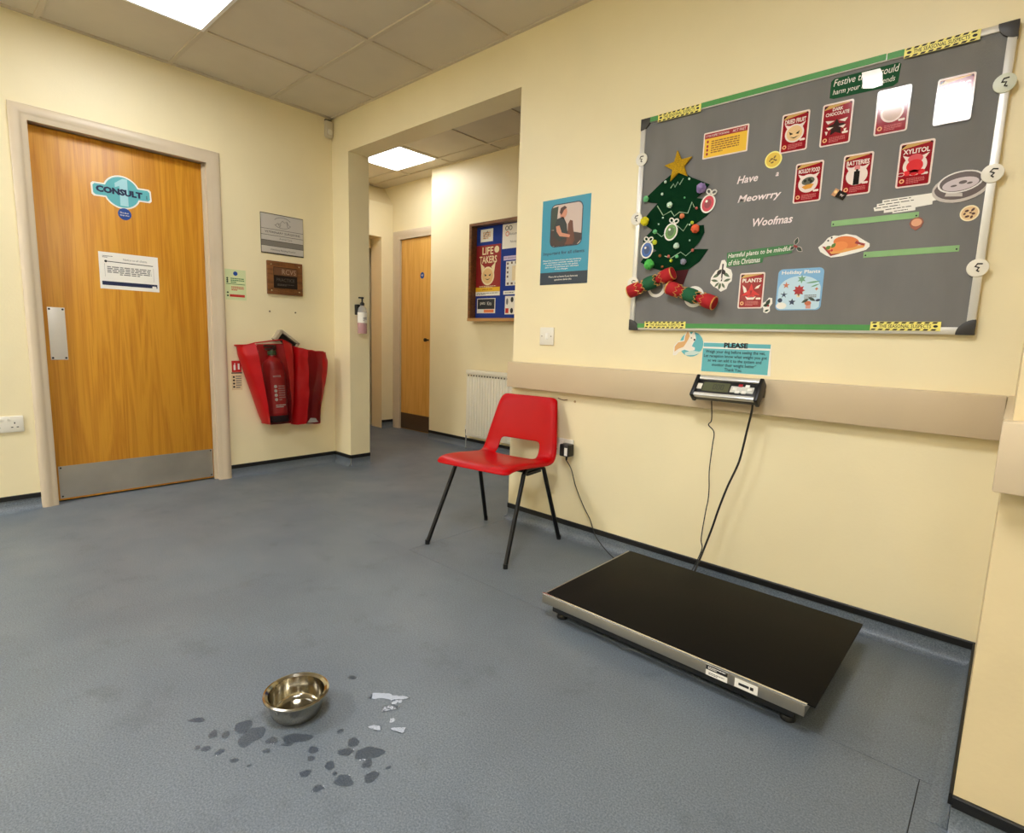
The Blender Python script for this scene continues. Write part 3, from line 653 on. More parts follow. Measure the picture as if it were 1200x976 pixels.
# extinguishers in their red covers
BAGR = mat('red_vinyl_cover', (178, 8, 14), .45, var=.08, scale=7, bump=.2, bscale=26, spec=.3)
PVC = bpy.data.materials.new('clear_vinyl'); PVC.use_nodes = True
pb = PVC.node_tree.nodes['Principled BSDF']; pb.inputs['Base Color'].default_value = (.05, .008, .008, 1); pb.inputs['Roughness'].default_value = .10; pb.inputs['Alpha'].default_value = .38
nn = PVC.node_tree.nodes.new('ShaderNodeTexNoise'); nn.inputs['Scale'].default_value = 24; bb_ = PVC.node_tree.nodes.new('ShaderNodeBump'); bb_.inputs['Strength'].default_value = .6; bb_.inputs['Distance'].default_value = .01
PVC.node_tree.links.new(nn.outputs['Fac'], bb_.inputs['Height']); PVC.node_tree.links.new(bb_.outputs[0], pb.inputs['Normal'])
def bag(root, rows, top, seed, dent=.004):
    """rows: (z, left, right, depth, window left, window right) from top to bottom, local coordinates"""
    Rn = random.Random(seed); ring = []
    fine = []
    for i in range(len(rows)-1):
        for k in range(4):
            q = k/4; q = q*q*(3-2*q) if False else q
            fine.append([a+(b_-a)*q for a, b_ in zip(rows[i], rows[i+1])])
    fine.append(list(rows[-1]))
    for z, l, r, d, wl, wr in fine:
        row = [(l+.012, -.004, z)]
        def pt(x, f): return (x+Rn.uniform(-1, 1)*dent*.4, -d*f+Rn.uniform(-1, 1)*dent, z+Rn.uniform(-1, 1)*dent*.5)
        row += [(l, -d*.35, z), (l+.006, -d*.68, z)]
        for k in range(3): row.append(pt(l+.02+(wl-l-.02)*k/3, .84+.05*k))
        for k in range(5): row.append(pt(wl+(wr-wl)*k/4, .98+.05*math.sin(PI*k/4)))
        for k in range(1, 4): row.append(pt(wr+(r-.02-wr)*k/3, .98-.05*k))
        row += [(r-.006, -d*.68, z), (r, -d*.35, z), (r-.012, -.004, z)]
        f = max(0., 1-(rows[0][0]-z)/.09)
        def crown(x):
            q = [(rows[0][1], top[0]), (rows[0][4], top[1]), (rows[0][5], top[2]), (rows[0][2], top[3])]
            for (a0, z0), (a1, z1) in zip(q, q[1:]):
                if x <= a1: return z0+(z1-z0)*max(0, (x-a0))/(a1-a0)
            return top[3]
        row = [(x, y, z_+f*crown(x)) for x, y, z_ in row]
        ring.append(row)
    n = len(ring[0]); vs = [p for row in ring for p in row]; a = []; w = []
    for i in range(len(ring)-1):
        for j in range(n-1):
            q = (i*n+j, (i+1)*n+j, (i+1)*n+j+1, i*n+j+1)
            (w if 6 <= j < 10 else a).append(q)
        a.append((i*n+n-1, (i+1)*n+n-1, (i+1)*n, i*n))     # back against the wall
    k = (len(ring)-1)*n
    a.append(tuple(k+j for j in range(n)))                  # base
    o = MB().add(vs, a).build('cover_panel', BAGR, root, smooth=True, recalc=False)
    m = o.modifiers.new('s', 'SUBSURF'); m.levels = 1; m.render_levels = 1
    o = MB().add(vs, w).build('clear_window', PVC, root, smooth=True, recalc=False)
    m = o.modifiers.new('s', 'SUBSURF'); m.levels = 1; m.render_levels = 1
    MB().tube([ring[0][j] for j in range(n)], .004, 6, closed=True).build('top_hem', BAGR, root, smooth=True)
t = onwall('extinguisher_cover', 'red vinyl cover with a clear window holding the extinguisher, left of two', 'extinguisher cover', 'L', -.545, .64)
bag(t, [(.275, -.205, .160, .16, -.118, .062), (.20, -.200, .162, .185, -.108, .072), (.08, -.165, .162, .19, -.092, .090), (-.1, -.108, .158, .185, -.062, .105), (-.22, -.07, .150, .17, -.042, .112), (-.275, -.045, .135, .15, -.028, .115)], (-.018, .006, .030, -.008), 3)
t = onwall('extinguisher_cover', 'crumpled empty red vinyl cover hanging right of the filled extinguisher cover', 'extinguisher cover', 'L', -.248, .60)
bag(t, [(.262, -.108, .134, .12, -.035, .085), (.19, -.122, .152, .13, -.032, .082), (.08, -.128, .140, .13, -.032, .070), (-.02, -.132, .112, .14, -.036, .064), (-.13, -.132, .095, .13, -.040, .062), (-.262, -.128, .084, .11, -.042, .062)], (.034, .012, .0, -.008), 9, .008)
flat(t, 'paper_slip', [(-.035, -.255), (.05, -.255), (.03, -.225), (-.01, -.22)], PAPER, .100, .001)
EXR = mat('extinguisher_red', (184, 18, 24), .3)
ex = thing('fire_extinguisher', 'red fire extinguisher with black base seen through the clear window of its cover', 'fire extinguisher', (.087, -.496, .372), (-.125, 0, PI/2))
MB().lathe([(.070, .03), (.0725, .04), (.0725, .37), (.069, .40), (.056, .425), (.034, .442), (.024, .448), (.024, .46), (0, .46)], 28).build('cylinder', EXR, ex, smooth=True)
MB().lathe([(0, 0), (.072, 0), (.0745, .006), (.0745, .042), (.0725, .044), (0, .044)], 28).build('base_ring', BLACKPL, ex, smooth=True)
b = MB(); b.lathe([(.0, .455), (.02, .455), (.02, .485), (.012, .49), (.012, .505), (0, .505)], 14); b.build('valve', STEEL, ex, smooth=True)
MB().box(-.045, .03, -.012, .012, .502, .515).box(-.055, .03, -.01, .01, .525, .537).box(.012, .03, -.012, .012, .500, .535).build('lever_handle', BLACKPL, ex, bevel=.003)
MB().lathe([(.026, .466), (.03, .470), (.03, .492), (.026, .496)], 16, closed=True).build('green_tag', mat('green_tag', (30, 90, 50), .4), ex, smooth=True)
def wrapped(name, z0, z1, half, m, r=.0731):
    n = 10; vs = []
    for z in (z0, z1):
        for i in range(n+1):
            a = -half+2*half*i/n; vs.append((r*math.sin(a), -r*math.cos(a), z))
    return MB().add(vs, [(i, i+1, n+2+i, n+1+i) for i in range(n)]).build(name, m, ex, smooth=True)
wrapped('label', .06, .36, .75, mat('label_red', (206, 52, 52), .35))
text(ex, 'WATER', -.012, .315, .013, PAPER, .0736, w=.058, bold=.01)
flats(ex, 'class_symbol', [ell(-.028, z, .011, n=14) for z in (.245, .215, .185, .155)], PAPER, .0733, .0008)
lines(ex, .014, .2, .045, .11, 7, mat('pale_pink_ink', (226, 170, 160), .5), .0736, seed=21); lines(ex, 0, .11, .07, .024, 2, PAPER, .0736, seed=22)
t = onwall('hanging_bracket', 'grey angled metal wall bracket above the red extinguisher covers', 'bracket', 'L', -.40, .942)
b = MB()
for p, q, wd_ in (((-.078, .0), (-.030, .062), .022), ((-.032, .064), (.095, -.03), .016), ((.092, -.022), (.045, -.085), .016)):
    d = Vector((q[0]-p[0], q[1]-p[1])).normalized(); nx, nz = -d.y*wd_/2, d.x*wd_/2
    b.prism([(p[0]-nx, p[1]-nz), (q[0]-nx, q[1]-nz), (q[0]+nx, q[1]+nz), (p[0]+nx, p[1]+nz)], 0, -.05)
b.build('bent_strip', mat('grey_painted_metal', (176, 164, 142), .4, metal=.2), t, bevel=.001)
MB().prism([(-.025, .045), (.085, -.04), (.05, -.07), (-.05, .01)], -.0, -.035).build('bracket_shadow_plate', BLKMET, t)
for y, lab in ((-.492, 'small brass screw left in the wall above the red cover, left of two'), (-.306, 'small brass screw left in the wall above the red cover, right of two')):
    t = onwall('wall_screw', lab, 'screw', 'L', y, 1.137)
    MB().lathe([(.0055, 0), (.0055, -.004), (.003, -.006), (0, -.006)], 10, (0, 0, 0), 'y').build('screw_head', SCREW, t, smooth=True)
# motion sensor in the corner
t = onwall('motion_sensor', 'small cream motion detector high in the corner under the ceiling', 'sensor', 'L', -.034, 2.452)
MB().prism([(-.028, -.046), (-.018, -.060), (.018, -.060), (.028, -.046), (.030, .054), (-.030, .054)], 0, -.034).build('housing', mat('aged_white_plastic', (214, 204, 180), .4), t, bevel=.006)
MB().prism(rr(0, -.022, .036, .036, .012), -.034, -.040).build('lens_window', mat('frosted_lens', (232, 226, 208), .3), t, bevel=.003)
MB().box(-.024, .024, -.02, 0, .054, .066).build('bracket', mat('dark_grey_plastic', (70, 66, 58), .5), t)
# soap dispenser on the jamb
t = onwall('soap_dispenser', 'clear pump bottle of pink hand soap in a black wall holder on the jamb', 'soap dispenser', 'P', .074, 1.0)
MB().box(-.034, -.006, -.035, 0, .14, .215).box(-.034, .036, -.014, 0, .17, .205).build('wall_holder', BLACKPL, t, bevel=.003)
CLEAR = mat('clear_plastic', (232, 228, 220), .08, alpha=.35)
MB().lathe([(0, .004), (.033, .004), (.0345, .01), (.0345, .165), (.030, .188), (.016, .204), (.013, .212), (0, .212)], 20, (0, -.05, 0)).build('bottle', CLEAR, t, smooth=True)
MB().lathe([(0, .006), (.0325, .006), (.0325, .078), (0, .078)], 20, (0, -.05, 0)).build('pink_soap', mat('pink_soap', (206, 70, 100), .2, alpha=.8), t, smooth=True)
vs = []; n = 14
for z in (.082, .158):
    for i in range(n+1):
        a = -1.9+3.8*i/n; vs.append((.035*math.sin(a), -.05-.035*math.cos(a), z))
lb = MB().add(vs, [(i, i+1, n+2+i, n+1+i) for i in range(n)]).build('label', PAPER, t, smooth=True)
lines(lb, 0, .11, .03, .03, 3, GREYINK, .0855, seed=31)
MB().lathe([(0, .208), (.017, .208), (.017, .224), (.010, .232), (.006, .234), (.006, .256), (.012, .258), (.012, .268), (0, .27)], 14, (0, -.05, 0)).box(-.028, .004, -.056, -.044, .258, .268).build('pump_head', BLACKPL, t, smooth=True)
# ---------------------------------------------------------------- lobby
t = onwall('radiator', 'white ribbed panel radiator low on the lobby wall behind the red chair', 'radiator', 'F', .28, .125)
RADW = mat('radiator_enamel', (236, 230, 210), .35)
MB().box(0, 1.0, -.085, -.03, 0, .575).build('panel', RADW, t, bevel=.008)
rib = None
for i in range(29):
    if rib is None:
        rib = MB().prism([(-.009, .02), (.009, .02), (.009, .53), (-.009, .53)], -.083, -.091).build('rib', RADW, t, bevel=.003, loc=(.035, 0, 0))
    else:
        c = rib.copy(); COL.objects.link(c); c.location = (.035+.0333*i, 0, 0)
gr_ = MB().box(-.002, 1.002, -.092, -.03, .556, .592).build('top_grille', RADW, t, bevel=.005)
b = MB()
for i in range(29): b.box(.028+.0333*i, .042+.0333*i, -.0932, -.0915, .540, .553)
b.build('shadow_slots', mat('slot_dark', (96, 88, 72), .6), t, kind='stuff')
for x in (.2, .8): MB().box(x-.02, x+.02, -.035, -.0005, .1, .5).build('wall_bracket', RADW, t)
b = MB().tube([(-.015, -.06, .045), (-.015, -.06, -.124)], .0075, 8); b.build('pipe', mat('chrome', (220, 220, 216), .15, metal=1), t, smooth=True)
MB().lathe([(0, .055), (.012, .055), (.013, .085), (.010, .092), (0, .092)], 12, (-.015, -.06, 0)).build('valve_cap', WHITEPL, t, smooth=True)
MB().lathe([(0, .018), (.010, .018), (.010, .055), (0, .055)], 12, (-.015, -.06, 0)).build('valve_body', BLACKPL, t, smooth=True)
t = onwall('notice_board', 'blue felt notice board in a deep brown wooden frame on the lobby wall', 'notice board', 'F', .85, 1.555)
FELT = mat('royal_blue_felt', (22, 54, 140), .9, bump=.2, bscale=500)
flat(t, 'felt_panel', rr(0, 0, 1.15, .80), FELT, 0, .008)
b = MB().box(-.583, -.555, -.075, 0, -.408, .408); b.build('frame_side', WALNUT, t)
b = MB().box(.555, .583, -.075, 0, -.408, .408); b.build('frame_side', WALNUT, t)
b = MB().box(-.555, .555, -.075, 0, .385, .408); b.build('frame_top', WALNUT, t)
b = MB().box(-.583, .583, -.08, 0, -.412, -.386); b.build('frame_bottom', mat('light_wood', (186, 140, 84), .45), t)
# papers pinned on it, local to FAR plane (measured at the felt)
def paper(label, u, v, w, h, cat='notice', m=PAPER, name='pinned_paper'):
    q = thing(name, label, cat, (u, FAR-.008, v)); flat(q, 'sheet', rr(0, 0, w, h), m, 0, .0008); return q
DKRED = mat('dark_red_print', (150, 26, 30), .45); CREAMP = mat('cream_print', (240, 222, 180), .5); YEL = mat('yellow_print', (236, 188, 40), .5)
q = paper('small white sketch sheet at the top left of the blue notice board', .415, 1.866, .148, .104)
lines(q, 0, 0, .09, .06, 4, mat('orange_ink', (214, 150, 90), .5), .0009, seed=41)
b = MB().tube([(-.02, -.001, -.03), (-.03, -.001, .0), (-.005, -.001, .02), (.01, -.001, .035), (.02, -.001, .0), (.0, -.001, -.01)], .003, 4); b.build('line_drawing', GREYINK, q)
q = paper('red LIFE TAKERS poster with a horned face on the blue notice board', .438, 1.573, .30, .425, 'poster', DKRED, 'poster')
text(q, 'LIFE', -.005, .165, .062, CREAMP, .0009, w=.13, bold=.02); text(q, 'TAKERS', .0, .092, .060, CREAMP, .0009, w=.21, bold=.02)
flat(q, 'white_badge', ell(.1, .17, .028), CREAMP, .0009, .0004)
flat(q, 'horned_face_rim', [(x, z) for x, z in ell(.0, -.045, .078)], CREAMP, .0009, .0003)
flats(q, 'horn', [[(-.075, -.02), (-.09, .068), (-.04, .03)], [(.075, -.02), (.04, .03), (.09, .068)]], CREAMP, .0009, .0003)
flat(q, 'face', ell(0, -.045, .064), mat('tan_print', (226, 188, 130), .5), .0013, .0003)
flats(q, 'eye', [[(-.04, -.025), (-.01, -.04), (-.03, -.048)], [(.04, -.025), (.03, -.048), (.01, -.04)]], INK, .0017, .0003)
flat(q, 'grin', [(-.035, -.065), (0, -.08), (.035, -.065), (.0, -.072)], INK, .0017, .0003)
lines(q, 0, -.135, .2, .02, 2, CREAMP, .0009, seed=44); flat(q, 'yellow_band', rr(0, -.158, .296, .036), YEL, .0009, .0003); text(q, 'pets at risk', .0, -.158, .018, DKRED, .0013, w=.12)
flat(q, 'white_footer', rr(0, -.194, .296, .034), PAPER, .0009, .0003); lines(q, 0, -.194, .26, .02, 2, GREYINK, .0013, seed=46)
q = paper('small dark photo flyer at the bottom left of the blue notice board', .426, 1.277, .222, .126, 'flyer')
flat(q, 'dark_photo', rr(0, .015, .205, .085), mat('charcoal_print', (40, 42, 50), .5), .0009, .0003); text(q, 'pets', -.04, .018, .03, PAPER, .0013, w=.06); text(q, 'Kits', .04, .02, .03, PAPER, .0013, w=.05); flat(q, 'orange_footer', rr(.035, -.045, .12, .026), mat('orange_print', (222, 120, 70), .5), .0009, .0003)
q = paper('white printed notice with glasses drawing at the top right of the blue board', .735, 1.836, .27, .196)
b = MB(); b.tube([(x, -.0012, z) for x, z in ell(-.085, .065, .016)], .003, 4, closed=True); b.tube([(x, -.0012, z) for x, z in ell(-.045, .065, .016)], .003, 4, closed=True); b.build('drawn_glasses', INK, q)
flat(q, 'red_dot', ell(-.08, .02, .02), mat('pink_print', (226, 130, 110), .5), .0009, .0003); flat(q, 'dot_centre', ell(-.08, .02, .013), PAPER, .0012, .0003)
text(q, 'Autumn', -.01, .018, .022, GREYINK, .0009, w=.1); text(q, 'Notice', .0, -.045, .02, GREYINK, .0009, w=.09)
q = paper('narrow lilac heading strip on the right of the blue notice board', .74, 1.661, .24, .034, 'paper strip', mat('lilac_paper', (206, 190, 226), .5)); text(q, 'our practice team', -.03, 0, .016, INK, .0009, w=.17)
q = paper('white sheet bordered with small photos under the lilac strip', .775, 1.536, .25, .196)
flats(q, 'photo', [rr(-.105+.0, z, .018, .018) for z in (.08, .045, .01, -.025)]+[rr(-.105+.045*k, .085, .018, .018) for k in (1, 2)]+[rr(-.1+.045*k, -.082, .022, .018) for k in range(3)], mat('brown_photo', (110, 90, 80), .5), .0009, .0003)
flat(q, 'cream_centre', rr(.03, 0, .17, .12), CREAMP, .0009, .0003)
q = paper('thin white paper strip pinned across the right of the blue board', .745, 1.381, .235, .03, 'paper strip'); lines(q, 0, 0, .2, .012, 1, GREYINK, .0009, seed=51)
q = paper('white flyer with dark figures at the bottom right of the blue board', .77, 1.278, .24, .15, 'flyer')
flats(q, 'figure', [ell(-.04, .045, .016, .022), ell(-.042, -.045, .016, .022), rr(.03, .03, .03, .05)], INK, .0009, .0003); flat(q, 'red_block', rr(-.095, -.045, .035, .04), mat('sign_red', (196, 40, 36), .4), .0009, .0003); flat(q, 'grey_figure', ell(-.095, .03, .012, .026), GREYINK, .0009, .0003)
t = onwall('fire_door_sign', 'tiny round blue fire door disc on the far lobby door', 'sign', 'G', -.653, 1.605)
t.location.y = D2+.012
flat(t, 'disc', ell(0, 0, .032), mat('safety_blue', (24, 72, 150), .4), 0, .001); lines(t, 0, 0, .036, .018, 2, PAPER, .001, seed=52, center=True)
# ---------------------------------------------------------------- right wall small things
t = onwall('client_poster', 'teal poster with a rounded photo of a person and dog on the cream wall', 'poster', 'R', 2.166, 1.484)
PTEAL = mat('poster_teal', (44, 148, 178), .35); PNAVY = mat('poster_navy', (26, 46, 66), .35)
flat(t, 'sheet', rr(0, 0, .292, .412), PTEAL, 0, .0012)
flat(t, 'dark_footer', rr(0, -.176, .292, .060), PNAVY, .0012, .0003)
flat(t, 'photo_rim', rr(.006, .078, .196, .206, .03), PNAVY, .0012, .0003)
flat(t, 'photo', rr(.006, .078, .186, .196, .026), mat('photo_pale_wall', (206, 186, 176), .4), .0015, .0003)
flat(t, 'photo_shade', [(-.087, -.012), (-.06, -.02), (.075, -.02), (.099, .0), (.099, .03), (.03, .045), (-.087, .06)], mat('photo_dark', (56, 38, 36), .4), .0018, .0003)
flat(t, 'photo_leaves', [(-.087, .06), (-.055, .06), (-.045, .17), (-.087, .165)], mat('photo_green', (44, 62, 50), .4), .0018, .0003)
flat(t, 'person_shirt', [(-.07, .03), (-.03, .0), (.02, .02), (.01, .08), (-.012, .118), (-.05, .11), (-.066, .08)], mat('photo_shirt', (34, 44, 44), .4), .0021, .0003)
flat(t, 'person_head', ell(-.012, .135, .021, .026, rot=-.3), mat('photo_skin', (206, 140, 112), .4), .0021, .0003)
flat(t, 'person_hair', [(-.036, .14), (-.03, .16), (-.006, .168), (.008, .158), (-.01, .148), (-.024, .126)], mat('photo_hair', (74, 40, 30), .4), .0024, .0003)
flat(t, 'person_arm', [(-.055, .075), (-.034, .078), (-.018, .042), (.034, .028), (.03, .016), (-.03, .026), (-.05, .05)], mat('photo_skin', (206, 140, 112), .4), .0024, .0003)
flat(t, 'dog', [(.012, .0), (.018, .05), (.018, .08), (.03, .098), (.046, .092), (.05, .06), (.062, .0), (.05, -.018), (.0, -.016)], mat('photo_dog', (104, 58, 40), .4), .0022, .0003)
text(t, 'Important for all clients', -.004, -.055, .021, PNAVY, .0013, w=.252, bold=.012)
text(t, 'Please let us know if you are not receiving\nyour vaccination reminder emails, text or\na postal reminder so we can update\nyour records and keep you informed\nof any changes', -.012, -.110, .052, PAPER, .0013, w=.235, bold=.008, spacing=1.1)
text(t, 'Please let us know if you have any\nquestions about this', .0, -.176, .026, PAPER, .0016, w=.18, bold=.01, spacing=1.2)
t = onwall('light_switch', 'white single light switch above the left end of the dado rail', 'light switch', 'R', 2.083, 1.020)
MB().box(-.045, .045, -.009, 0, -.045, .045).build('face_plate', WHITEPL, t, bevel=.004)
MB().box(-.006, .012, -.013, -.008, -.016, .016).build('rocker', mat('bright_white_plastic', (246, 243, 234), .3), t, bevel=.002)
for x in (-.03, .03): MB().lathe([(.003, -.009), (.003, -.0098), (0, -.0098)], 8, (x, 0, 0), 'y').build('screw', SCREW, t)
t = onwall('double_socket', 'white double power socket on the board wall right of the red chair', 'power socket', 'R', 2.207, .465); socket(t, .150)
t = onwall('plug_adapter', 'black plug in power adapter with a white label in the wall socket', 'power adapter', 'R', 2.262, .460)
MB().box(-.027, .029, -.060, -.0102, -.032, .030).build('adapter_body', BLACKPL, t, bevel=.006)
flat(t, 'white_label', rr(.014, -.006, .018, .040), PAPER, .060, .0006)
MB().lathe([(0, -.032), (.006, -.032), (.005, -.05), (0, -.05)], 8, (.010, -.045, 0)).build('strain_relief', BLACKPL, t, smooth=True)
cable('adapter_cable', 'thin dark cable running from the wall adapter down to the weighing platform',
      [(2.274, -.05, .412), (2.301, -.04, .367), (2.326, -.03, .282), (2.378, -.03, .193), (2.42, -.03, .136), (2.462, -.045, .075), (2.515, -.055, .034), (2.578, -.07, .006), (2.65, -.11, .006), (2.73, -.162, .03)], .0024)
# PLEASE sign and sticker
t = onwall('weigh_dog_sign', 'teal PLEASE weigh your dog sign above the scale display', 'sign', 'R', 3.044, .953)
flat(t, 'white_sheet', [(-.137, -.058), (.141, -.063), (.133, .058), (-.133, .062)], PAPER, 0, .001)
flat(t, 'top_band', rr(0, .050, .264, .016), TEAL, .001, .0003); flat(t, 'text_panel', rr(-.002, -.012, .264, .094), TEAL, .001, .0003)
text(t, 'PLEASE', .0, .050, .021, INK, .0014, w=.094, bold=.05)
text(t, 'Weigh your dog before seeing the vet,\nLet reception know what weight you got\nso we can add it to the system and\nmonitor their weight better*\nThank You.', -.002, -.012, .083, mat('sign_ink', (12, 28, 38), .5), .0013, w=.25, bold=.02, spacing=1.05)
t = onwall('dog_sticker', 'round teal sticker of a corgi giving its paw to a hand', 'sticker', 'R', 2.845, 1.003)
flat(t, 'teal_disc', ell(.013, 0, .052), TEAL, 0, .001)
FUR = mat('corgi_tan', (222, 172, 112), .5); FURW = mat('corgi_white', (240, 230, 214), .5)
flat(t, 'dog_rim', [(-.066, -.050), (-.052, -.048), (-.040, -.034), (-.016, -.024), (.010, -.030), (.030, -.024), (.030, -.014), (.016, -.008), (.022, .006), (.032, .020), (.030, .032), (.022, .058), (.010, .040), (-.008, .062), (-.020, .036), (-.022, .016), (-.046, .010), (-.064, -.010)], PAPER, .001, .0003)
flat(t, 'dog_body', [(-.062, -.046), (-.054, -.044), (-.042, -.030), (-.018, -.020), (.008, -.026), (.026, -.020), (.012, -.010), (.018, .008), (.027, .020), (.025, .030), (.020, .050), (.010, .034), (-.006, .034), (-.016, .010), (-.046, .004), (-.060, -.014)], FURW, .0013, .0003)
flat(t, 'dog_coat', [(-.060, -.034), (-.044, -.022), (-.020, -.012), (-.010, .004), (-.002, .018), (.004, .034), (-.006, .056), (-.016, .034), (-.018, .012), (-.046, .006), (-.060, -.012)], FUR, .0016, .0003)
flat(t, 'dog_nose', ell(.026, .019, .004), INK, .0019, .0004)
flat(t, 'dog_eye', ell(.012, .026, .0026), INK, .0019, .0004)
flat(t, 'hand', [(-.012, -.036), (.016, -.026), (.05, -.030), (.062, -.024), (.058, -.034), (.03, -.044), (-.01, -.048)], mat('pale_hand', (206, 224, 214), .5), .0014, .0004)
# ---------------------------------------------------------------- display board
bd = onwall('display_board', 'large grey felt display board with a silver frame on the cream wall', 'notice board', 'R', 3.17, 1.503)
BW, BH = .601, .444
MB().box(-BW+.01, BW-.01, -.018, 0, -BH+.01, BH-.01).build('felt_panel', mat('grey_felt', (122, 121, 119), .95, var=.06, scale=14, bump=.25, bscale=500, stretch=(1, 1, .3), spec=.1), bd)
MB().box(-BW, -BW+.022, -.024, 0, -BH+.04, BH-.04).build('frame_side', ALU, bd, bevel=.002)
MB().box(BW-.022, BW, -.024, 0, -BH+.04, BH-.04).build('frame_side', ALU, bd, bevel=.002)
MB().box(-BW+.04, BW-.04, -.024, 0, BH-.020, BH).build('frame_top', ALU, bd, bevel=.002)
MB().box(-BW+.04, BW-.04, -.024, 0, -BH, -BH+.022).build('frame_bottom', ALU, bd, bevel=.002)
CORN = mat('charcoal_corner', (52, 50, 48), .45)
for sx in (-1, 1):
    for sz in (-1, 1):
        p = [(sx*(BW+.001), sz*(BH+.001))]+[(sx*(BW+.001-.047*math.cos(a)), sz*(BH+.001-.047*math.sin(a))) for a in [PI/2*i/8 for i in range(9)]]
        MB().prism(p, 0, -.026).build('corner_cap', CORN, bd, bevel=.0015)
GRN = mat('green_card', (72, 146, 72), .5, var=.04, scale=30); GRNL = mat('pale_green_card_strip', (134, 178, 116), .5, var=.05, scale=30)
def on(name, label, cat, u, v, roll=0, group=None, d=0., tilt=0):
    return thing(name, label, cat, (u, BF+.0019-d, v), (tilt, -roll, 0), group)
for u0, u1, v, lab in ((2.612, 2.648, 1.937, 'short green card edging at the top left corner of the display board'), (2.835, 3.452, 1.939, 'long green card edging along the top of the display board'), (3.455, 3.503, 1.938, 'short green card edging beside the top right hazard strip'),
                       (2.612, 2.648, 1.077, 'short green card edging at the bottom left corner of the display board'), (2.838, 3.50, 1.077, 'long green card edging along the bottom of the display board')):
    t = thing('card_edging', lab, 'card strip', ((u0+u1)/2, -.024, v), (0, 0, 0), 'green card edging on the board frame')
    MB().box(-(u1-u0)/2, (u1-u0)/2, -.0025, 0, -.009, .010).build('green_card', GRN, t)
HAZY = mat('hazard_yellow', (242, 230, 120), .45)
for u, v, w, lab in ((2.742, 1.933, .186, 'yellow hazard strip at the top left of the display board'), (3.594, 1.933, .186, 'yellow hazard strip at the top right of the display board'),
                     (2.743, 1.081, .19, 'yellow hazard strip at the bottom left of the display board'), (3.593, 1.083, .19, 'yellow hazard strip at the bottom right of the display board')):
    t = thing('hazard_strip', lab, 'label strip', (u, -.0268, v), (0, 0, 0), 'yellow hazard strips on the display board')
    flat(t, 'yellow_strip', rr(0, 0, w, .029), HAZY, 0, .001)
    flats(t, 'black_dashes', [[(x, z), (x+.012, z), (x+.016, z+.005), (x+.004, z+.005)] for k in range(9) for x, z in ((-w/2+.003+k*w/9.3, .0085), (-w/2+.001+k*w/9.3, -.0135))], INK, .001, .0003)
    text(t, 'THE SEASONAL SUSPECTS', 0, 0, .0115, INK, .001, w=w*.74, bold=.01)
    flats(t, 'paw_mark', [ell(s*w*.43, 0, .006, .004) for s in (-1, 1)], INK, .001, .0003)
# round plastic wall clips on the frame
def clip(u, v, lab, m=WHITEPL):
    t = thing('round_clip', lab, 'clip', (u, -.024, v), (0, random.uniform(-.3, .3), 0), 'round clips along the board frame')
    MB().lathe([(0, -.005), (.020, -.005), (.0265, -.004), (.027, 0), (0, 0)], 24, (0, 0, 0), 'y').build('disc', m, t, smooth=True)
    b = MB(); b.tube([(.012, -.0056, .010), (.0, -.0056, .012), (-.006, -.0056, .004), (.004, -.0056, .0), (-.002, -.0056, -.008), (.004, -.0056, -.012)], .0022, 5); b.build('printed_curl', INK, t)
PALEG = mat('pale_green_plastic', (206, 210, 190), .35)
for u, v, s_, p_ in ((2.582, 1.783, 'left', 'topmost'), (2.575, 1.538, 'left', 'second'), (2.577, 1.263, 'left', 'lowest'), (3.758, 1.780, 'right', 'topmost'), (3.760, 1.531, 'right', 'second'), (3.757, 1.259, 'right', 'lowest')):
    clip(u, v, f'{p_} round white clip on the {s_} edge of the display board', WHITEPL if s_ == 'left' or p_ != 'topmost' else PALEG)
# ---- the tree
FG = mat('dark_green_felt', (8, 48, 26), .95, bump=.3, bscale=400, spec=.1)
tr = on('felt_tree', 'dark green felt Christmas tree with pompoms and a gold star on the board', 'Christmas tree', 2.755, 1.50)
def TL(pts): return [(x-2.755, z-1.50) for x, z in pts]
flat(tr, 'felt_body', TL([(2.725, 1.70), (2.687, 1.677), (2.600, 1.612), (2.64, 1.598), (2.67, 1.592), (2.637, 1.562), (2.600, 1.523), (2.628, 1.50), (2.653, 1.484), (2.625, 1.46), (2.61, 1.440), (2.64, 1.42), (2.68, 1.395), (2.63, 1.380), (2.605, 1.352), (2.644, 1.331), (2.70, 1.313), (2.76, 1.305), (2.83, 1.309), (2.875, 1.338), (2.907, 1.384), (2.842, 1.389), (2.868, 1.415), (2.886, 1.45), (2.881, 1.480), (2.835, 1.482), (2.89, 1.515), (2.916, 1.545), (2.905, 1.572), (2.842, 1.590), (2.872, 1.612), (2.892, 1.635), (2.817, 1.672), (2.775, 1.70)][::-1]), FG, 0, .004)
flat(tr, 'felt_trunk', TL([(2.736, 1.250), (2.811, 1.247), (2.832, 1.315), (2.752, 1.315)]), mat('maroon_felt', (72, 16, 20), .95, bump=.3, bscale=400), 0, .003)
GOLD = mat('gold_glitter', (206, 164, 30), .35, metal=.7, bump=.8, bscale=700, var=.35, scale=400)
MB().prism([(x*math.cos(.12)-z*math.sin(.12), x*math.sin(.12)+z*math.cos(.12)+.226) for x, z in star(0, 0, .063, .027)], -.004, -.011).build('gold_star', GOLD, tr)
PC = dict(lilac=(150, 130, 180), mint=(120, 200, 140), white=(206, 232, 214), yellow=(226, 214, 50), salmon=(226, 140, 100), orange=(232, 106, 70), lime=(200, 214, 70), green=(90, 190, 90), grey=(150, 150, 170), pink=(190, 110, 100), brown=(160, 100, 60))
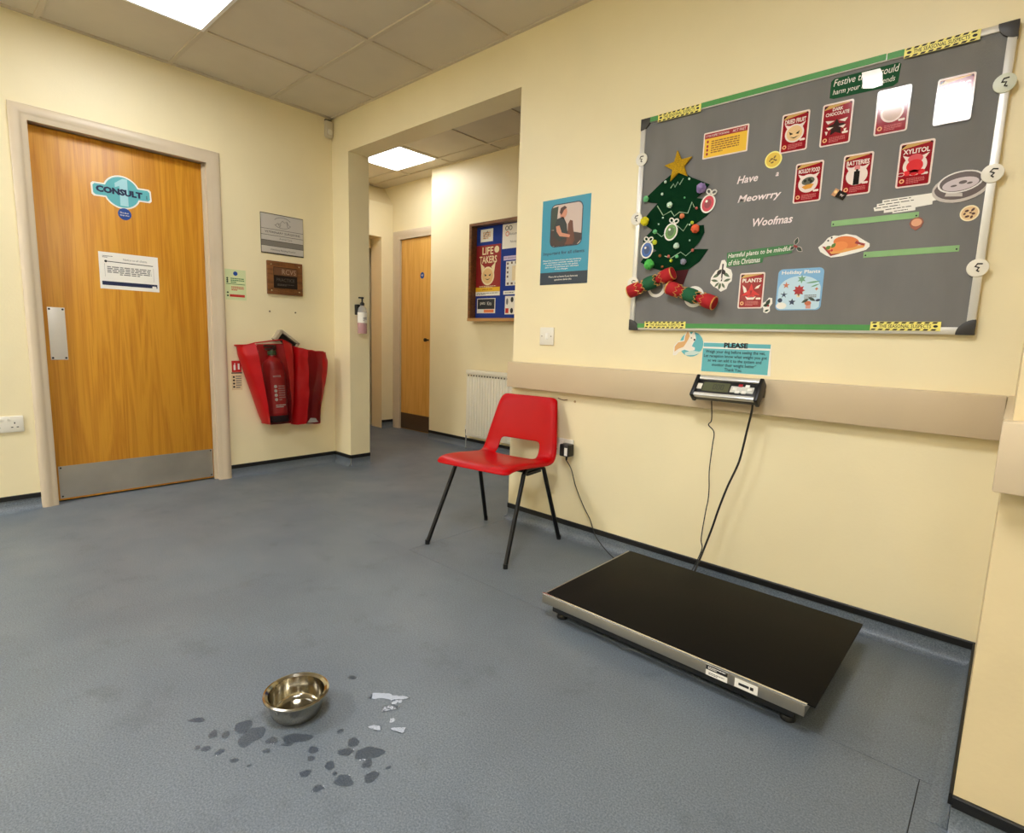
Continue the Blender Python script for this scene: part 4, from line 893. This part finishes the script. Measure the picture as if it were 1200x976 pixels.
for (x, z, r, c) in [(2.866, 1.621, .019, 'lilac'), (2.618, 1.615, .012, 'mint'), (2.731, 1.575, .012, 'white'), (2.622, 1.521, .018, 'yellow'), (2.789, 1.524, .010, 'salmon'), (2.853, 1.466, .016, 'orange'), (2.672, 1.430, .010, 'lime'), (2.775, 1.406, .012, 'white'), (2.657, 1.338, .021, 'green'), (2.81, 1.340, .012, 'grey'),
                     (2.848, 1.548, .006, 'pink'), (2.834, 1.493, .007, 'lime'), (2.792, 1.597, .004, 'mint'), (2.691, 1.625, .006, 'white'), (2.701, 1.528, .0045, 'white'), (2.683, 1.504, .004, 'white'), (2.823, 1.487, .004, 'white'), (2.828, 1.424, .004, 'white'), (2.702, 1.672, .006, 'white'), (2.807, 1.668, .005, 'white'), (2.753, 1.348, .007, 'lime'), (2.714, 1.325, .006, 'brown'), (2.74, 1.366, .007, 'pink'), (2.778, 1.363, .008, 'mint'), (2.845, 1.383, .007, 'pink'), (2.70, 1.372, .007, 'brown'), (2.67, 1.474, .009, 'mint')]:
    o = MB().sphere((x-2.755, -.004-r*.8, z-1.50), r, 14 if r > .008 else 8, 9 if r > .008 else 5, .16 if r > .008 else .05).build('pompom', mat('pompom_'+c, PC[c], .9, spec=.1), tr, smooth=r < .008)
    o['label'] = f'{c} pompom'
RIC = mat('silver_braid', (176, 206, 176), .4, metal=.3)
for pts in ([(2.67, 1.581), (2.70, 1.538), (2.735, 1.552), (2.751, 1.529), (2.773, 1.543), (2.81, 1.534), (2.825, 1.576), (2.836, 1.555)], [(2.663, 1.479), (2.70, 1.451), (2.73, 1.475), (2.768, 1.489), (2.796, 1.465), (2.814, 1.492)], [(2.72, 1.37), (2.75, 1.359), (2.791, 1.381), (2.815, 1.364), (2.845, 1.386)], [(2.726, 1.645), (2.738, 1.66), (2.745, 1.645), (2.757, 1.665), (2.765, 1.652), (2.78, 1.675)]):
    MB().tube([(x-2.755, -.005, z-1.50) for x, z in pts], .0018, 5).build('braid_garland', RIC, tr)
def bauble(u, v, rgb, roll, lab):
    t = on('paper_bauble', lab, 'bauble', u, v, roll, 'cut out paper baubles on the tree', d=.005)
    m = mat('bauble_'+lab.split()[0], rgb, .35)
    flat(t, 'white_border', ell(0, 0, .030, .036), PAPER, 0, .0012); flat(t, 'bauble_face', ell(0, 0, .024, .030), m, .0012, .0004)
    flat(t, 'inner_glint', ell(0, 0, .014, .018), mat('bauble_dark_'+lab.split()[0], [c*.7 for c in rgb], .35), .0016, .0003); flat(t, 'highlight', ell(-.008, .008, .005), PAPER, .0019, .0003)
    b = MB()
    for sx in (-1, 1): b.tube([(x, -.0012, z) for x, z in ell(sx*.011, .045, .010, .008, n=12, rot=sx*.5)], .0028, 5, closed=True)
    b.build('paper_bow', PAPER, t)
bauble(2.893, 1.560, (200, 36, 56), -.25, 'red cut out paper bauble with a white border at the right of the felt tree')
bauble(2.741, 1.467, (90, 140, 50), -.25, 'green cut out paper bauble with a white border in the middle of the felt tree')
bauble(2.634, 1.402, (30, 84, 160), -.12, 'blue cut out paper bauble with a white border at the left of the felt tree')
# ---- crackers and the clips behind them
CR = mat('red_felt_ball', (176, 20, 30), .8, bump=.3, bscale=300); CG = mat('green_felt_ball', (20, 92, 56), .8, bump=.3, bscale=300); CGOLD = mat('gold_braid', (226, 176, 96), .4, metal=.4)
def cracker(u, v, roll, lab):
    t = thing('felt_cracker', lab, 'cracker', (u, -.020-.031, v), (0, -roll, 0), 'felt crackers under the tree')
    MB().lathe([(.0, -.03), (.022, -.029), (.0275, -.02), (.029, 0), (.0275, .02), (.022, .029), (0, .03)], 20, (0, 0, 0), 'x').build('green_barrel', CG, t, smooth=True)
    for s_ in (-1, 1):
        MB().lathe([(.010, s_*.028), (.020, s_*.052), (.0275, s_*.062), (.029, s_*.08), (.028, s_*.102), (.024, s_*.109), (0, s_*.105)], 20, (0, 0, 0), 'x').build('red_end', CR, t, smooth=True)
        MB().lathe([(.011, s_*.026), (.015, s_*.035), (.013, s_*.044), (.018, s_*.05)], 16, (0, 0, 0), 'x', closed=True).build('pinched_neck', CR, t, smooth=True)
        MB().tube([(s_*.106, .0255*math.cos(a), .0255*math.sin(a)) for a in [2*PI*i/20 for i in range(20)]], .0028, 6, closed=True).build('gold_rim', CGOLD, t, smooth=True)
        for base, rad in ((.028, .024), (.058, .0265)):
            MB().tube([(s_*(base+(.008 if i % 2 else -.006)), rad*math.cos(2*PI*i/16), rad*math.sin(2*PI*i/16)) for i in range(16)], .0018, 5, closed=True).build('gold_zigzag', CGOLD, t)
cracker(2.676, 1.258, .34, 'red and green felt cracker tilted up to the right under the tree')
cracker(2.862, 1.201, -.33, 'red and green felt cracker tilted down to the right beside the tree trunk')
for u, v, lab in ((2.690, 1.242, 'white ring token behind the upper left felt cracker'), (2.862, 1.197, 'white round token behind the lower right felt cracker')):
    t = on('white_token', lab, 'token', u, v, 0, 'white round tokens behind the crackers')
    MB().lathe([(0, -.003), (.041, -.003), (.043, -.002), (.043, 0), (0, 0)], 28, (0, 0, 0), 'y').build('disc', PAPER, t, smooth=True)
    flat(t, 'grey_centre', ell(0, 0, .030), mat('grey_felt_spot', (120, 118, 114), .9), .003, .0004)
# ---- warning cards
CARDR = mat('card_crimson', (150, 22, 36), .09, spec=.5); CARDW = mat('card_white', (240, 222, 214), .09); CARDP = mat('card_pale_ink', (206, 110, 112), .09); CARDB = mat('card_amber', (240, 180, 130), .09)
CARDI = mat('card_black', (24, 20, 22), .09); CARDK = mat('card_gold', (206, 164, 96), .09)
def demon(r, cx=0, cz=0):
    p = []
    for i in range(41):
        a = PI*.5+2*PI*i/40; d = math.degrees(a) % 360; k = 1
        if 40 <= d <= 56: k = 1+.62*(1-abs(d-46)/10 if abs(d-46) < 10 else 0)
        if 124 <= d <= 140: k = 1+.62*(1-abs(d-134)/10 if abs(d-134) < 10 else 0)
        p.append((cx+r*k*math.cos(a)*1.02, cz+r*k*math.sin(a)))
    return p[:-1]
def card(label, u, v, w, h, title, art, tilt=0., pale=False, roll=0):
    t = on('warning_card', label, 'card', u, v, roll, 'crimson warning cards on the display board', d=.0015+abs(tilt)*h*.5, tilt=tilt)
    cr = CARDR
    flat(t, 'white_border', rr(0, 0, w, h, .007), CARDW, 0, .0012); flat(t, 'crimson_panel', rr(0, -.0005, w-.010, h-.010, .004), cr, .0012, .0003)
    flat(t, 'dark_corner_band', [(-w/2+.006, h/2-.014), (-w/2+.006, h/2-.020), (w/2-.012, h/2-.008), (w/2-.012, h/2-.006), (-w/2+.02, h/2-.006)], CARDK, .0015, .0002)
    flats(t, 'black_corner', [[(-w/2+.006, h/2-.018), (-w/2+.018, h/2-.008), (-w/2+.007, h/2-.008)], [(w/2-.014, h/2-.008), (w/2-.006, h/2-.008), (w/2-.006, h/2-.012)]], CARDI, .0017, .0002)
    if title: text(t, title, 0, h/2-.029, .015 if '\n' not in title else .026, CARDW, .0016, w=w*.76, bold=.03)
    art(t, w, h)
    flat(t, 'round_badge', ell(-w/2+.016, -h/2+.020, .007, n=14), CARDB, .0016, .0003); flat(t, 'badge_centre', ell(-w/2+.016, -h/2+.020, .0035, n=10), CARDR, .0019, .0002)
    lines(t, .006, -h/2+.019, w*.52, .018, 4, CARDP, .0016, seed=int(u*100)); flat(t, 'white_logo', rr(w/2-.018, -h/2+.037, .018, .007, .003), CARDW, .0016, .0003)
    return t
def a_face(fill, eyes):
    def f(t, w, h):
        flat(t, 'horned_outline', demon(.031, 0, -.004), CARDW, .0016, .0002); flat(t, 'round_face', ell(0, -.004, .026), fill, .0018, .0002)
        if eyes:
            flats(t, 'eye', [[(-.018, .003), (-.004, -.006), (-.014, -.009)], [(.018, .003), (.014, -.009), (.004, -.006)]], CARDI, .0021, .0002); flat(t, 'grin', [(-.016, -.014), (0, -.022), (.016, -.014), (0, -.018)], CARDI, .0021, .0002)
    return f
def a_choc(t, w, h):
    flats(t, 'white_wing', [[(-.034, .014), (-.006, .010), (-.026, .002)], [(.034, .014), (.026, .002), (.006, .010)], [(-.03, -.008), (-.008, -.010), (-.022, -.018)], [(.03, -.008), (.022, -.018), (.008, -.010)], [(-.033, -.020), (-.024, -.022), (-.028, -.034)], [(.033, -.020), (.028, -.034), (.024, -.022)]], CARDW, .0020, .0002)
    flat(t, 'dark_chocolate', star(0, -.012, .028, .015), mat('card_chocolate', (46, 18, 18), .09), .0017, .0002)
def a_mould(t, w, h):
    a_face(CARDW, False)(t, w, h); flat(t, 'grey_mould', ell(0, .004, .021, .013, rot=.15), mat('card_grey', (104, 104, 92), .09), .0021, .0002); flats(t, 'mould_spot', [ell(x, z, .005) for x, z in ((-.01, .005), (.004, .008), (.010, .001))], mat('card_dark_grey', (56, 58, 52), .09), .0024, .0002)
    flat(t, 'orange_food', [(-.02, -.014), (.0, -.006), (.02, -.008), (.012, -.022), (-.008, -.024)], mat('card_orange', (226, 160, 70), .09), .0021, .0002)
def a_batt(t, w, h):
    a_face(CARDW, False)(t, w, h); flat(t, 'battery_top', rr(0, .022, .016, .014), mat('card_pink', (226, 140, 140), .09), .0021, .0002); flat(t, 'battery_body', rr(0, -.012, .017, .044, .001), CARDI, .0021, .0002); flat(t, 'battery_tip', rr(0, .013, .007, .006), CARDI, .0024, .0002)
def a_xyl(t, w, h):
    flat(t, 'horned_outline', demon(.031, 0, -.004), CARDW, .0016, .0002); m = mat('card_scarlet', (226, 52, 60), .09); m2 = mat('card_rose', (222, 90, 100), .09)
    flat(t, 'rose_cloud', ell(0, .016, .020, .014), m2, .0020, .0002); flat(t, 'pink_sweet', ell(0, -.006, .022, .020), m, .0022, .0002); flats(t, 'sweet_foot', [ell(-.018, -.026, .011, .008), ell(.018, -.026, .011, .008), ell(0, -.026, .011, .009)], m, .0022, .0002)
    b = MB().tube([(x, -.002, z) for x, z in ell(-.034, -.028, .009, .005, n=10)], .0009, 4, closed=True); b.build('tail', CARDW, t)
def a_plant(t, w, h):
    flats(t, 'white_horn', [[(-.034, .022), (-.02, .010), (-.016, -.004), (-.026, -.008), (-.03, .006)], [(.034, .022), (.026, .008), (.012, .006), (.02, .016)]], CARDW, .0018, .0002)
    m = mat('card_scarlet', (226, 52, 60), .09)
    flats(t, 'red_petal', [[(.0, .028), (.010, .0), (-.010, .0)], [(-.034, -.018), (-.006, .004), (.0, -.016)], [(.034, -.018), (.0, -.016), (.006, .004)], [(-.02, -.03), (-.006, -.01), (.006, -.02)], [(.022, -.03), (.0, -.02), (.006, -.008)]], m, .0020, .0002)
    flat(t, 'grin', [(-.02, -.022), (-.01, -.026), (.01, -.026), (.02, -.022), (.012, -.034), (-.012, -.034)], CARDW, .0023, .0002)
card('crimson DRIED FRUIT warning card, leftmost of the upper row on the board', 3.193, 1.767, .092, .134, 'DRIED FRUIT', a_face(mat('card_tan', (236, 200, 150), .09), True))
card('crimson DARK CHOCOLATE warning card with a star shape on the board', 3.326, 1.766, .094, .139, 'DARK\nCHOCOLATE', a_choc)
card('glare washed pinkish warning card with a round onion face on the board', 3.486, 1.770, .092, .139, 'ONION', a_face(mat('card_taupe', (206, 176, 160), .09), False), tilt=.004)
card('almost white glaring warning card, rightmost of the upper row on the board', 3.644, 1.765, .092, .136, 'GARLIC', a_face(mat('card_taupe', (206, 176, 160), .09), False), tilt=-.03)
card('crimson MOULDY FOOD warning card, leftmost of the middle row on the board', 3.255, 1.586, .091, .137, 'MOULDY FOOD', a_mould)
card('crimson BATTERIES warning card in the middle row on the board', 3.405, 1.588, .088, .134, 'BATTERIES', a_batt)
card('crimson XYLITOL warning card, rightmost of the middle row on the board', 3.565, 1.593, .092, .138, 'XYLITOL', a_xyl)
card('crimson PLANTS warning card low on the display board', 3.091, 1.214, .094, .135, 'PLANTS', a_plant)
# ---- other paper things
LY_ = mat('amber_card', (238, 190, 34), .35); LR = mat('amber_card_red', (160, 30, 34), .35)
t = on('advice_card', 'yellow advice card with a red heading left of the warning cards', 'card', 2.941, 1.784)
flat(t, 'white_border', rr(0, 0, .176, .099, .004), CARDW, 0, .0012); flat(t, 'yellow_panel', rr(0, -.001, .166, .088), LY_, .0012, .0003); flat(t, 'red_heading', rr(0, .035, .166, .018), LR, .0015, .0003)
text(t, 'IF YOU SUSPECT POISONING', -.032, .035, .008, CARDW, .0019, w=.09, bold=.01); text(t, 'ACT FAST', .052, .035, .010, CARDW, .0019, w=.05, bold=.01)
lines(t, .0, -.008, .11, .050, 6, mat('amber_brown_ink', (150, 100, 20), .5), .0016, seed=61); flats(t, 'icon', [rr(-.070, z, .008, .010, .002) for z in (.014, -.003, -.017, -.032)], LR, .0016, .0003)
def disc_sticker(label, u, v, r, base, spots, sm, cat='sticker', name='cookie_sticker'):
    t = on(name, label, cat, u, v); flat(t, 'rim', ell(0, 0, r), base[0], 0, .0012); flat(t, 'face', ell(0, 0, r*.84), base[1], .0012, .0003)
    flats(t, 'spot', [ell(x*r, z*r, a*r, c*r, n=9, rot=q) for x, z, a, c, q in spots], sm, .0015, .0003)
disc_sticker('round yellow fruit sticker under the DRIED FRUIT card', 3.128, 1.685, .030, (mat('pale_yellow', (244, 232, 130), .4), mat('mustard', (226, 192, 60), .4)), [(-.2, .1, .2, .12, .3), (.15, .3, .2, .1, .9), (.3, -.1, .15, .1, 0), (-.1, -.3, .2, .1, .2), (.1, 0, .12, .1, 0), (-.4, -.1, .1, .1, 0)], mat('raisin', (120, 90, 20), .5))
disc_sticker('round cream cookie sticker with dark chips near the right board edge', 3.719, 1.424, .0235, (mat('cookie_cream', (244, 226, 186), .4), mat('cookie_tan', (226, 192, 140), .4)), [(-.3, .3, .22, .15, .3), (.3, .4, .25, .14, .9), (.4, -.1, .2, .15, 0), (-.2, -.4, .25, .14, .2), (.1, .05, .15, .1, 0), (.25, -.5, .2, .14, 1.2), (-.5, -.05, .16, .12, 1)], mat('choc_chip', (84, 44, 26), .5))
t = on('battery_sticker', 'small black and copper battery cut out at the BATTERIES card corner', 'sticker', 3.360, 1.529, -.55, d=.0035)
flat(t, 'black_case', rr(.006, 0, .030, .024), CARDI, 0, .0012); flat(t, 'copper_top', rr(-.016, 0, .015, .024), mat('copper_print', (196, 140, 90), .4), 0, .0012); flat(t, 'terminal', ell(-.016, .002, .005), mat('gold_print', (236, 200, 130), .4), .0012, .0003); text(t, '9V', .008, 0, .008, CARDW, .0013)
PINKW = mat('pinkish_white_card', (240, 226, 226), .5)
for s_, u, v, w, h, lab in (('Have', 3.040, 1.632, .078, .028, 'white cut out word Have on the grey felt'), ('a', 3.147, 1.631, .011, .014, 'white cut out letter a alone right of the word Have'), ('Meowrry', 3.089, 1.557, .158, .034, 'white cut out word Meowrry on the grey felt'), ('Woofmas', 3.145, 1.467, .142, .030, 'white cut out word Woofmas, lowest of the white words')):
    t = on('cut_out_word', lab, 'lettering', u, v, 0, 'white cut out words on the display board')
    text(t, s_, 0, 0, h, PINKW, .002, w=w, shear=.25, bold=.022, name='letters')
DG = mat('banner_green', (22, 78, 44), .6, spec=.15); DGL = mat('plant_banner_green', (52, 116, 60), .45)
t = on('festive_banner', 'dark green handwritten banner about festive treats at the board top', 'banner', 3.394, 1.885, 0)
flat(t, 'green_card', [(-.098, -.030), (-.085, -.035), (.085, -.038), (.098, -.030), (.101, .024), (.094, .030), (-.090, .030), (-.098, .022)], DG, 0, .0014)
text(t, 'Festive treats could', .004, .015, .022, PAPER, .0015, w=.186, shear=.2); text(t, 'harm your furry friends', .0, -.017, .022, PAPER, .0015, w=.178, shear=.2)
flat(t, 'painted_glare', [(-.008, .027), (.044, .026), (.052, .010), (.056, -.028), (.03, -.031), (.0, -.024), (-.004, .004)], mat('painted_glare_white', (252, 252, 250), .12), .0019, .0005)  # lamp glare on the laminate, painted as a white shape
t = on('plants_banner', 'green banner reading harmful plants to be mindful of this Christmas', 'banner', 3.105, 1.345, .05)
flat(t, 'green_card', [(-.119, -.030), (-.03, -.030), (.016, -.029), (.020, -.010), (.118, -.006), (.122, .024), (.0, .025), (-.119, .024)], DGL, 0, .0014)
text(t, 'Harmful plants to be mindful', .0, .009, .022, PAPER, .0015, w=.228, shear=.2, bold=.008); text(t, 'of this Christmas', -.052, -.016, .020, PAPER, .0015, w=.12, shear=.2, bold=.008)
HOL = mat('holly_green', (40, 60, 40), .5); HOLR = mat('holly_red', (150, 40, 40), .5)
def leaf(cx, cz, l, w, a, n=10):
    p = []
    for i in range(n+1): q = i/n; p.append((l*(q-.5), w/2*math.sin(PI*q)))
    for i in range(1, n): q = 1-i/n; p.append((l*(q-.5), -w/2*math.sin(PI*q)))
    c, s_ = math.cos(a), math.sin(a)
    return [(cx+x*c-z*s_, cz+x*s_+z*c) for x, z in p][::-1]
t = on('holly_sprig', 'small dark holly sprig cut out at the right end of the plants banner', 'cut out', 3.236, 1.368, d=.0016)
flats(t, 'pale_rim', [leaf(.0, .016, .030, .017, 1.3), leaf(.012, -.012, .030, .017, -.7), leaf(-.012, -.006, .022, .014, .8)], mat('rim_grey', (190, 180, 170), .5), 0, .0008)
flats(t, 'leaf', [leaf(.0, .016, .025, .012, 1.3), leaf(.012, -.012, .025, .012, -.7), leaf(-.012, -.006, .018, .010, .8)], HOL, .0008, .0004); flats(t, 'berry', [ell(-.004, .0, .004), ell(.002, -.003, .004)], HOLR, .0013, .0004)
t = on('mistletoe_cutout', 'white bordered sprig of mistletoe cut out left of the PLANTS card', 'cut out', 2.966, 1.272, 0)
p = [(.012, .065), (.022, .05), (.020, .035), (.040, .026), (.047, .008), (.046, -.018), (.034, -.028), (.028, -.048), (.006, -.058), (-.008, -.046), (-.026, -.036), (-.040, -.022), (-.038, -.002), (-.030, .012), (-.020, .026), (-.008, .03), (-.004, .05), (.0, .064)][::-1]
flat(t, 'white_border', p, PAPER, 0, .0012)
MLG = mat('mistletoe_green', (92, 108, 80), .5)
flats(t, 'leaf', [leaf(-.016, .006, .034, .012, .5), leaf(.022, .008, .036, .012, -.6), leaf(-.022, -.014, .03, .010, -.2), leaf(.028, -.014, .03, .010, .3), leaf(.0, -.036, .03, .011, 1.4), leaf(.014, -.034, .026, .009, -1.0), leaf(-.012, -.03, .026, .009, .8)], MLG, .0012, .0004)
flats(t, 'dark_stem', [[(.004, .05), (.010, .05), (.008, -.02), (.003, -.02)], leaf(-.006, .018, .028, .016, .9), leaf(.012, .018, .024, .014, 2.0)], mat('stem_dark', (46, 38, 34), .5), .0016, .0004); flats(t, 'berry', [ell(.0, -.008, .006), ell(.018, -.004, .006), ell(-.01, -.006, .005), ell(.006, -.022, .005)], PAPER, .0020, .0004)
t = on('holly_sticker', 'small holly leaf cut out with a white border beside the PLANTS card corner', 'cut out', 3.155, 1.158, d=.0015)
flat(t, 'white_border', [(-.018, .008), (-.006, .014), (.004, .028), (.016, .026), (.018, .006), (.010, -.006), (.012, -.022), (.002, -.030), (-.012, -.026), (-.012, -.012), (-.019, -.002)][::-1], PAPER, 0, .0010)
flats(t, 'leaf', [leaf(.002, .010, .028, .014, 1.1), leaf(-.004, .0, .022, .012, .2), leaf(0, -.02, .018, .007, .4)], HOL, .0010, .0004); flat(t, 'berry', ell(.004, -.002, .004), HOLR, .0014, .0004)
t = on('holiday_plants_card', 'light blue rounded Holiday Plants picture card at the board bottom', 'card', 3.261, 1.213)
SKY1 = mat('card_sky_blue', (126, 178, 218), .3); SKY2 = mat('card_ice_blue', (192, 220, 234), .3)
flat(t, 'blue_card', rr(0, 0, .153, .149, .016), SKY1, 0, .0014)
n = 20; flat(t, 'pale_dome', [(-.071, -.064), (-.06, -.071), (.06, -.071), (.071, -.064)]+[(.071*math.cos(PI*i/n), .0+.048*math.sin(PI*i/n)) for i in range(n+1)], SKY2, .0014, .0003)
text(t, 'Holiday Plants', .0, .060, .016, PAPER, .0015, w=.128, bold=.02)
flat(t, 'red_flower', star(.0, -.004, .021, .013, 8), mat('poinsettia', (170, 40, 44), .4), .0018, .0003); flat(t, 'flower_pot', rr(.0, -.022, .012, .012), CREAMP, .0018, .0003)
flats(t, 'green_plant', [star(.006, .036, .016, .007, 6), leaf(.045, .024, .05, .006, .12), leaf(.052, .012, .03, .005, .35)], mat('plant_green', (110, 160, 130), .4), .0018, .0003)
flats(t, 'dark_plant', [star(-.05, -.018, .014, .004, 5), star(-.02, -.045, .013, .006, 5), ell(-.062, -.038, .008), leaf(.066, -.04, .018, .009, .2)], mat('plant_slate', (44, 58, 84), .4), .0018, .0003)
flats(t, 'orange_plant', [star(-.045, .016, .013, .005, 5), ell(.034, -.050, .011, .008), star(.058, .0, .007, .003, 4)], mat('plant_rust', (190, 108, 72), .4), .0020, .0003); flat(t, 'pink_pot', rr(.036, -.062, .016, .014), mat('pot_pink', (206, 150, 140), .4), .0019, .0003); flats(t, 'pot_leaf', [leaf(.024, -.042, .026, .010, .5), leaf(.046, -.036, .028, .010, -.5)], mat('plant_deep', (50, 70, 60), .4), .0022, .0003)
flat(t, 'snow_mound', ell(-.056, -.058, .018, .012), PAPER, .0018, .0003); lines(t, .04, -.028, .04, .018, 3, GREYINK, .0018, seed=71)
t = on('advice_cutout', 'white stepped paper cut out of printed advice beside the pet bowl picture', 'paper strip', 3.553, 1.476, .04)
p = [(-.085, -.012), (-.058, -.013), (-.058, -.022), (-.034, -.022), (-.034, -.027), (.027, -.027), (.027, -.018), (.070, -.016), (.070, -.006), (.088, -.004), (.088, .018), (-.064, .020), (-.064, .010), (-.079, .010), (-.079, .0), (-.088, .0)]
flat(t, 'white_paper', p, PAPER, 0, .0012)
for k, (x0, x1) in enumerate(((-.060, .084), (-.074, .084), (-.082, .064), (-.054, .064), (-.03, .024))): lines(t, (x0+x1)/2, .014-.0088*k, x1-x0, .0055, 1, INK, .0013, seed=80+k, fill=.42)
t = on('pet_bowl_cutout', 'paper cut out picture of a steel food bowl at the right board edge', 'cut out', 3.688, 1.507, .10, d=.001)
flat(t, 'bowl_base', ell(0, -.003, .070, .044), mat('bowl_print_pale', (196, 186, 178), .3), 0, .0014)
flat(t, 'bowl_wall', [(.064*math.cos(a), .002+.040*math.sin(a)) for a in [PI+PI*i/16 for i in range(17)]]+[(.052, .02), (-.052, .02)], mat('bowl_print_dark', (92, 78, 74), .3), .0014, .0003)
flat(t, 'bowl_shine', [(-.038, -.022), (.005, -.032), (.005, -.022), (-.034, -.012)], mat('bowl_print_pale', (196, 186, 178), .3), .0017, .0003)
flat(t, 'bowl_rim', ell(0, .013, .056, .032), mat('bowl_print_light', (226, 220, 214), .3), .0018, .0003); flat(t, 'bowl_inside', ell(0, .013, .051, .028), mat('bowl_print_dark', (92, 78, 74), .3), .0021, .0003)
flat(t, 'food', ell(0, .006, .044, .019), mat('food_print', (200, 186, 188), .4), .0024, .0003); flats(t, 'food_shadow', [ell(.006, .010, .010, .005), ell(-.016, .004, .008, .003), ell(.022, .004, .007, .003)], mat('bowl_print_dark', (92, 78, 74), .3), .0027, .0003)
for u, v, w, r_, lab in ((3.468, 1.434, .248, .005, 'pale green blank paper strip under the advice cut out, upper of two'), (3.579, 1.321, .254, .004, 'pale green blank paper strip right of the turkey cut out, lower of two')):
    t = on('green_strip', lab, 'paper strip', u, v, r_, 'pale green blank strips on the board'); flat(t, 'green_card', rr(0, 0, w, .019), GRNL, 0, .0014)
    flats(t, 'pin', [ell(s_*(w/2-.006), -.002, .0025) for s_ in (-1, 1)], INK, .0014, .0010)
t = on('nut_cutout', 'small brown hazelnut cut out hanging from the upper green strip', 'cut out', 3.589, 1.408, d=.0015)
flat(t, 'nut_shell', [(0, -.022), (.014, -.012), (.019, .003), (.014, .014), (.004, .019), (-.006, .018), (-.016, .011), (-.019, .0), (-.013, -.012)], mat('nut_brown', (150, 84, 60), .4), 0, .0014); flat(t, 'nut_face', ell(.0, .003, .014, .012), mat('nut_tan', (222, 160, 120), .4), .0014, .0004)
t = on('turkey_cutout', 'roast turkey paper cut out with a white border low on the board', 'cut out', 3.388, 1.357, .0, d=.0008)
flat(t, 'white_border', [(-.078, .0), (-.070, -.016), (-.050, -.030), (-.034, -.038), (.0, -.036), (.04, -.028), (.070, -.020), (.079, -.010), (.078, .0), (.058, .014), (.036, .030), (.006, .038), (-.018, .034), (-.032, .036), (-.050, .030), (-.062, .014)], PAPER, 0, .0012)
flat(t, 'platter', [(-.064, .0), (-.036, -.030), (.0, -.024), (.062, -.012), (.066, -.004), (.0, .0)], mat('turkey_gold', (226, 160, 80), .4), .0012, .0003)
flat(t, 'platter_edge', [(-.066, .002), (-.036, -.033), (-.004, -.026), (-.034, -.026), (-.058, .001)], HOLR, .0013, .0003)
TK = mat('turkey_orange', (220, 120, 52), .35)
flat(t, 'turkey_body', ell(.008, .010, .040, .020, rot=-.18), TK, .0015, .0003); flat(t, 'drumstick', ell(-.012, -.002, .026, .016, rot=.1), mat('turkey_amber', (232, 138, 66), .35), .0018, .0003); flat(t, 'leg_end', [(.034, .004), (.062, -.006), (.066, .0), (.05, .006), (.038, .012)], HOLR, .0018, .0003)
flats(t, 'herb_leaf', [leaf(-.046, -.004, .018, .013, .6), leaf(-.030, .002, .020, .012, .9)], mat('herb_green', (84, 124, 40), .4), .0021, .0003); flats(t, 'berry', [ell(-.042, -.016, .004), ell(-.034, -.014, .004)], mat('sign_red', (196, 40, 36), .4), .0024, .0003); flats(t, 'paper_frill', [ell(-.044, .022, .009, .007), ell(-.034, .028, .007, .006)], PAPER, .0021, .0003); flats(t, 'frill_mark', [ell(-.048, .020, .003), ell(-.038, .029, .003)], INK, .0024, .0002)
# loose end of cable clip and scuff on the wall by the chair
t = onwall('cable_offcut', 'short loose cable end sticking out of the wall right of the chair back', 'cable', 'R', 2.20, .704)
MB().tube([(-.03, -.003, .006), (-.01, -.005, .001), (.012, -.008, -.001), (.03, -.003, .003)], .002, 6).build('wire', mat('brown_wire', (110, 84, 56), .5), t, smooth=True)
MB().lathe([(.006, 0), (.006, -.003), (0, -.003)], 8, (.075, 0, -.002), 'y').build('filler_spot', mat('brown_filler', (190, 160, 110), .6), t)
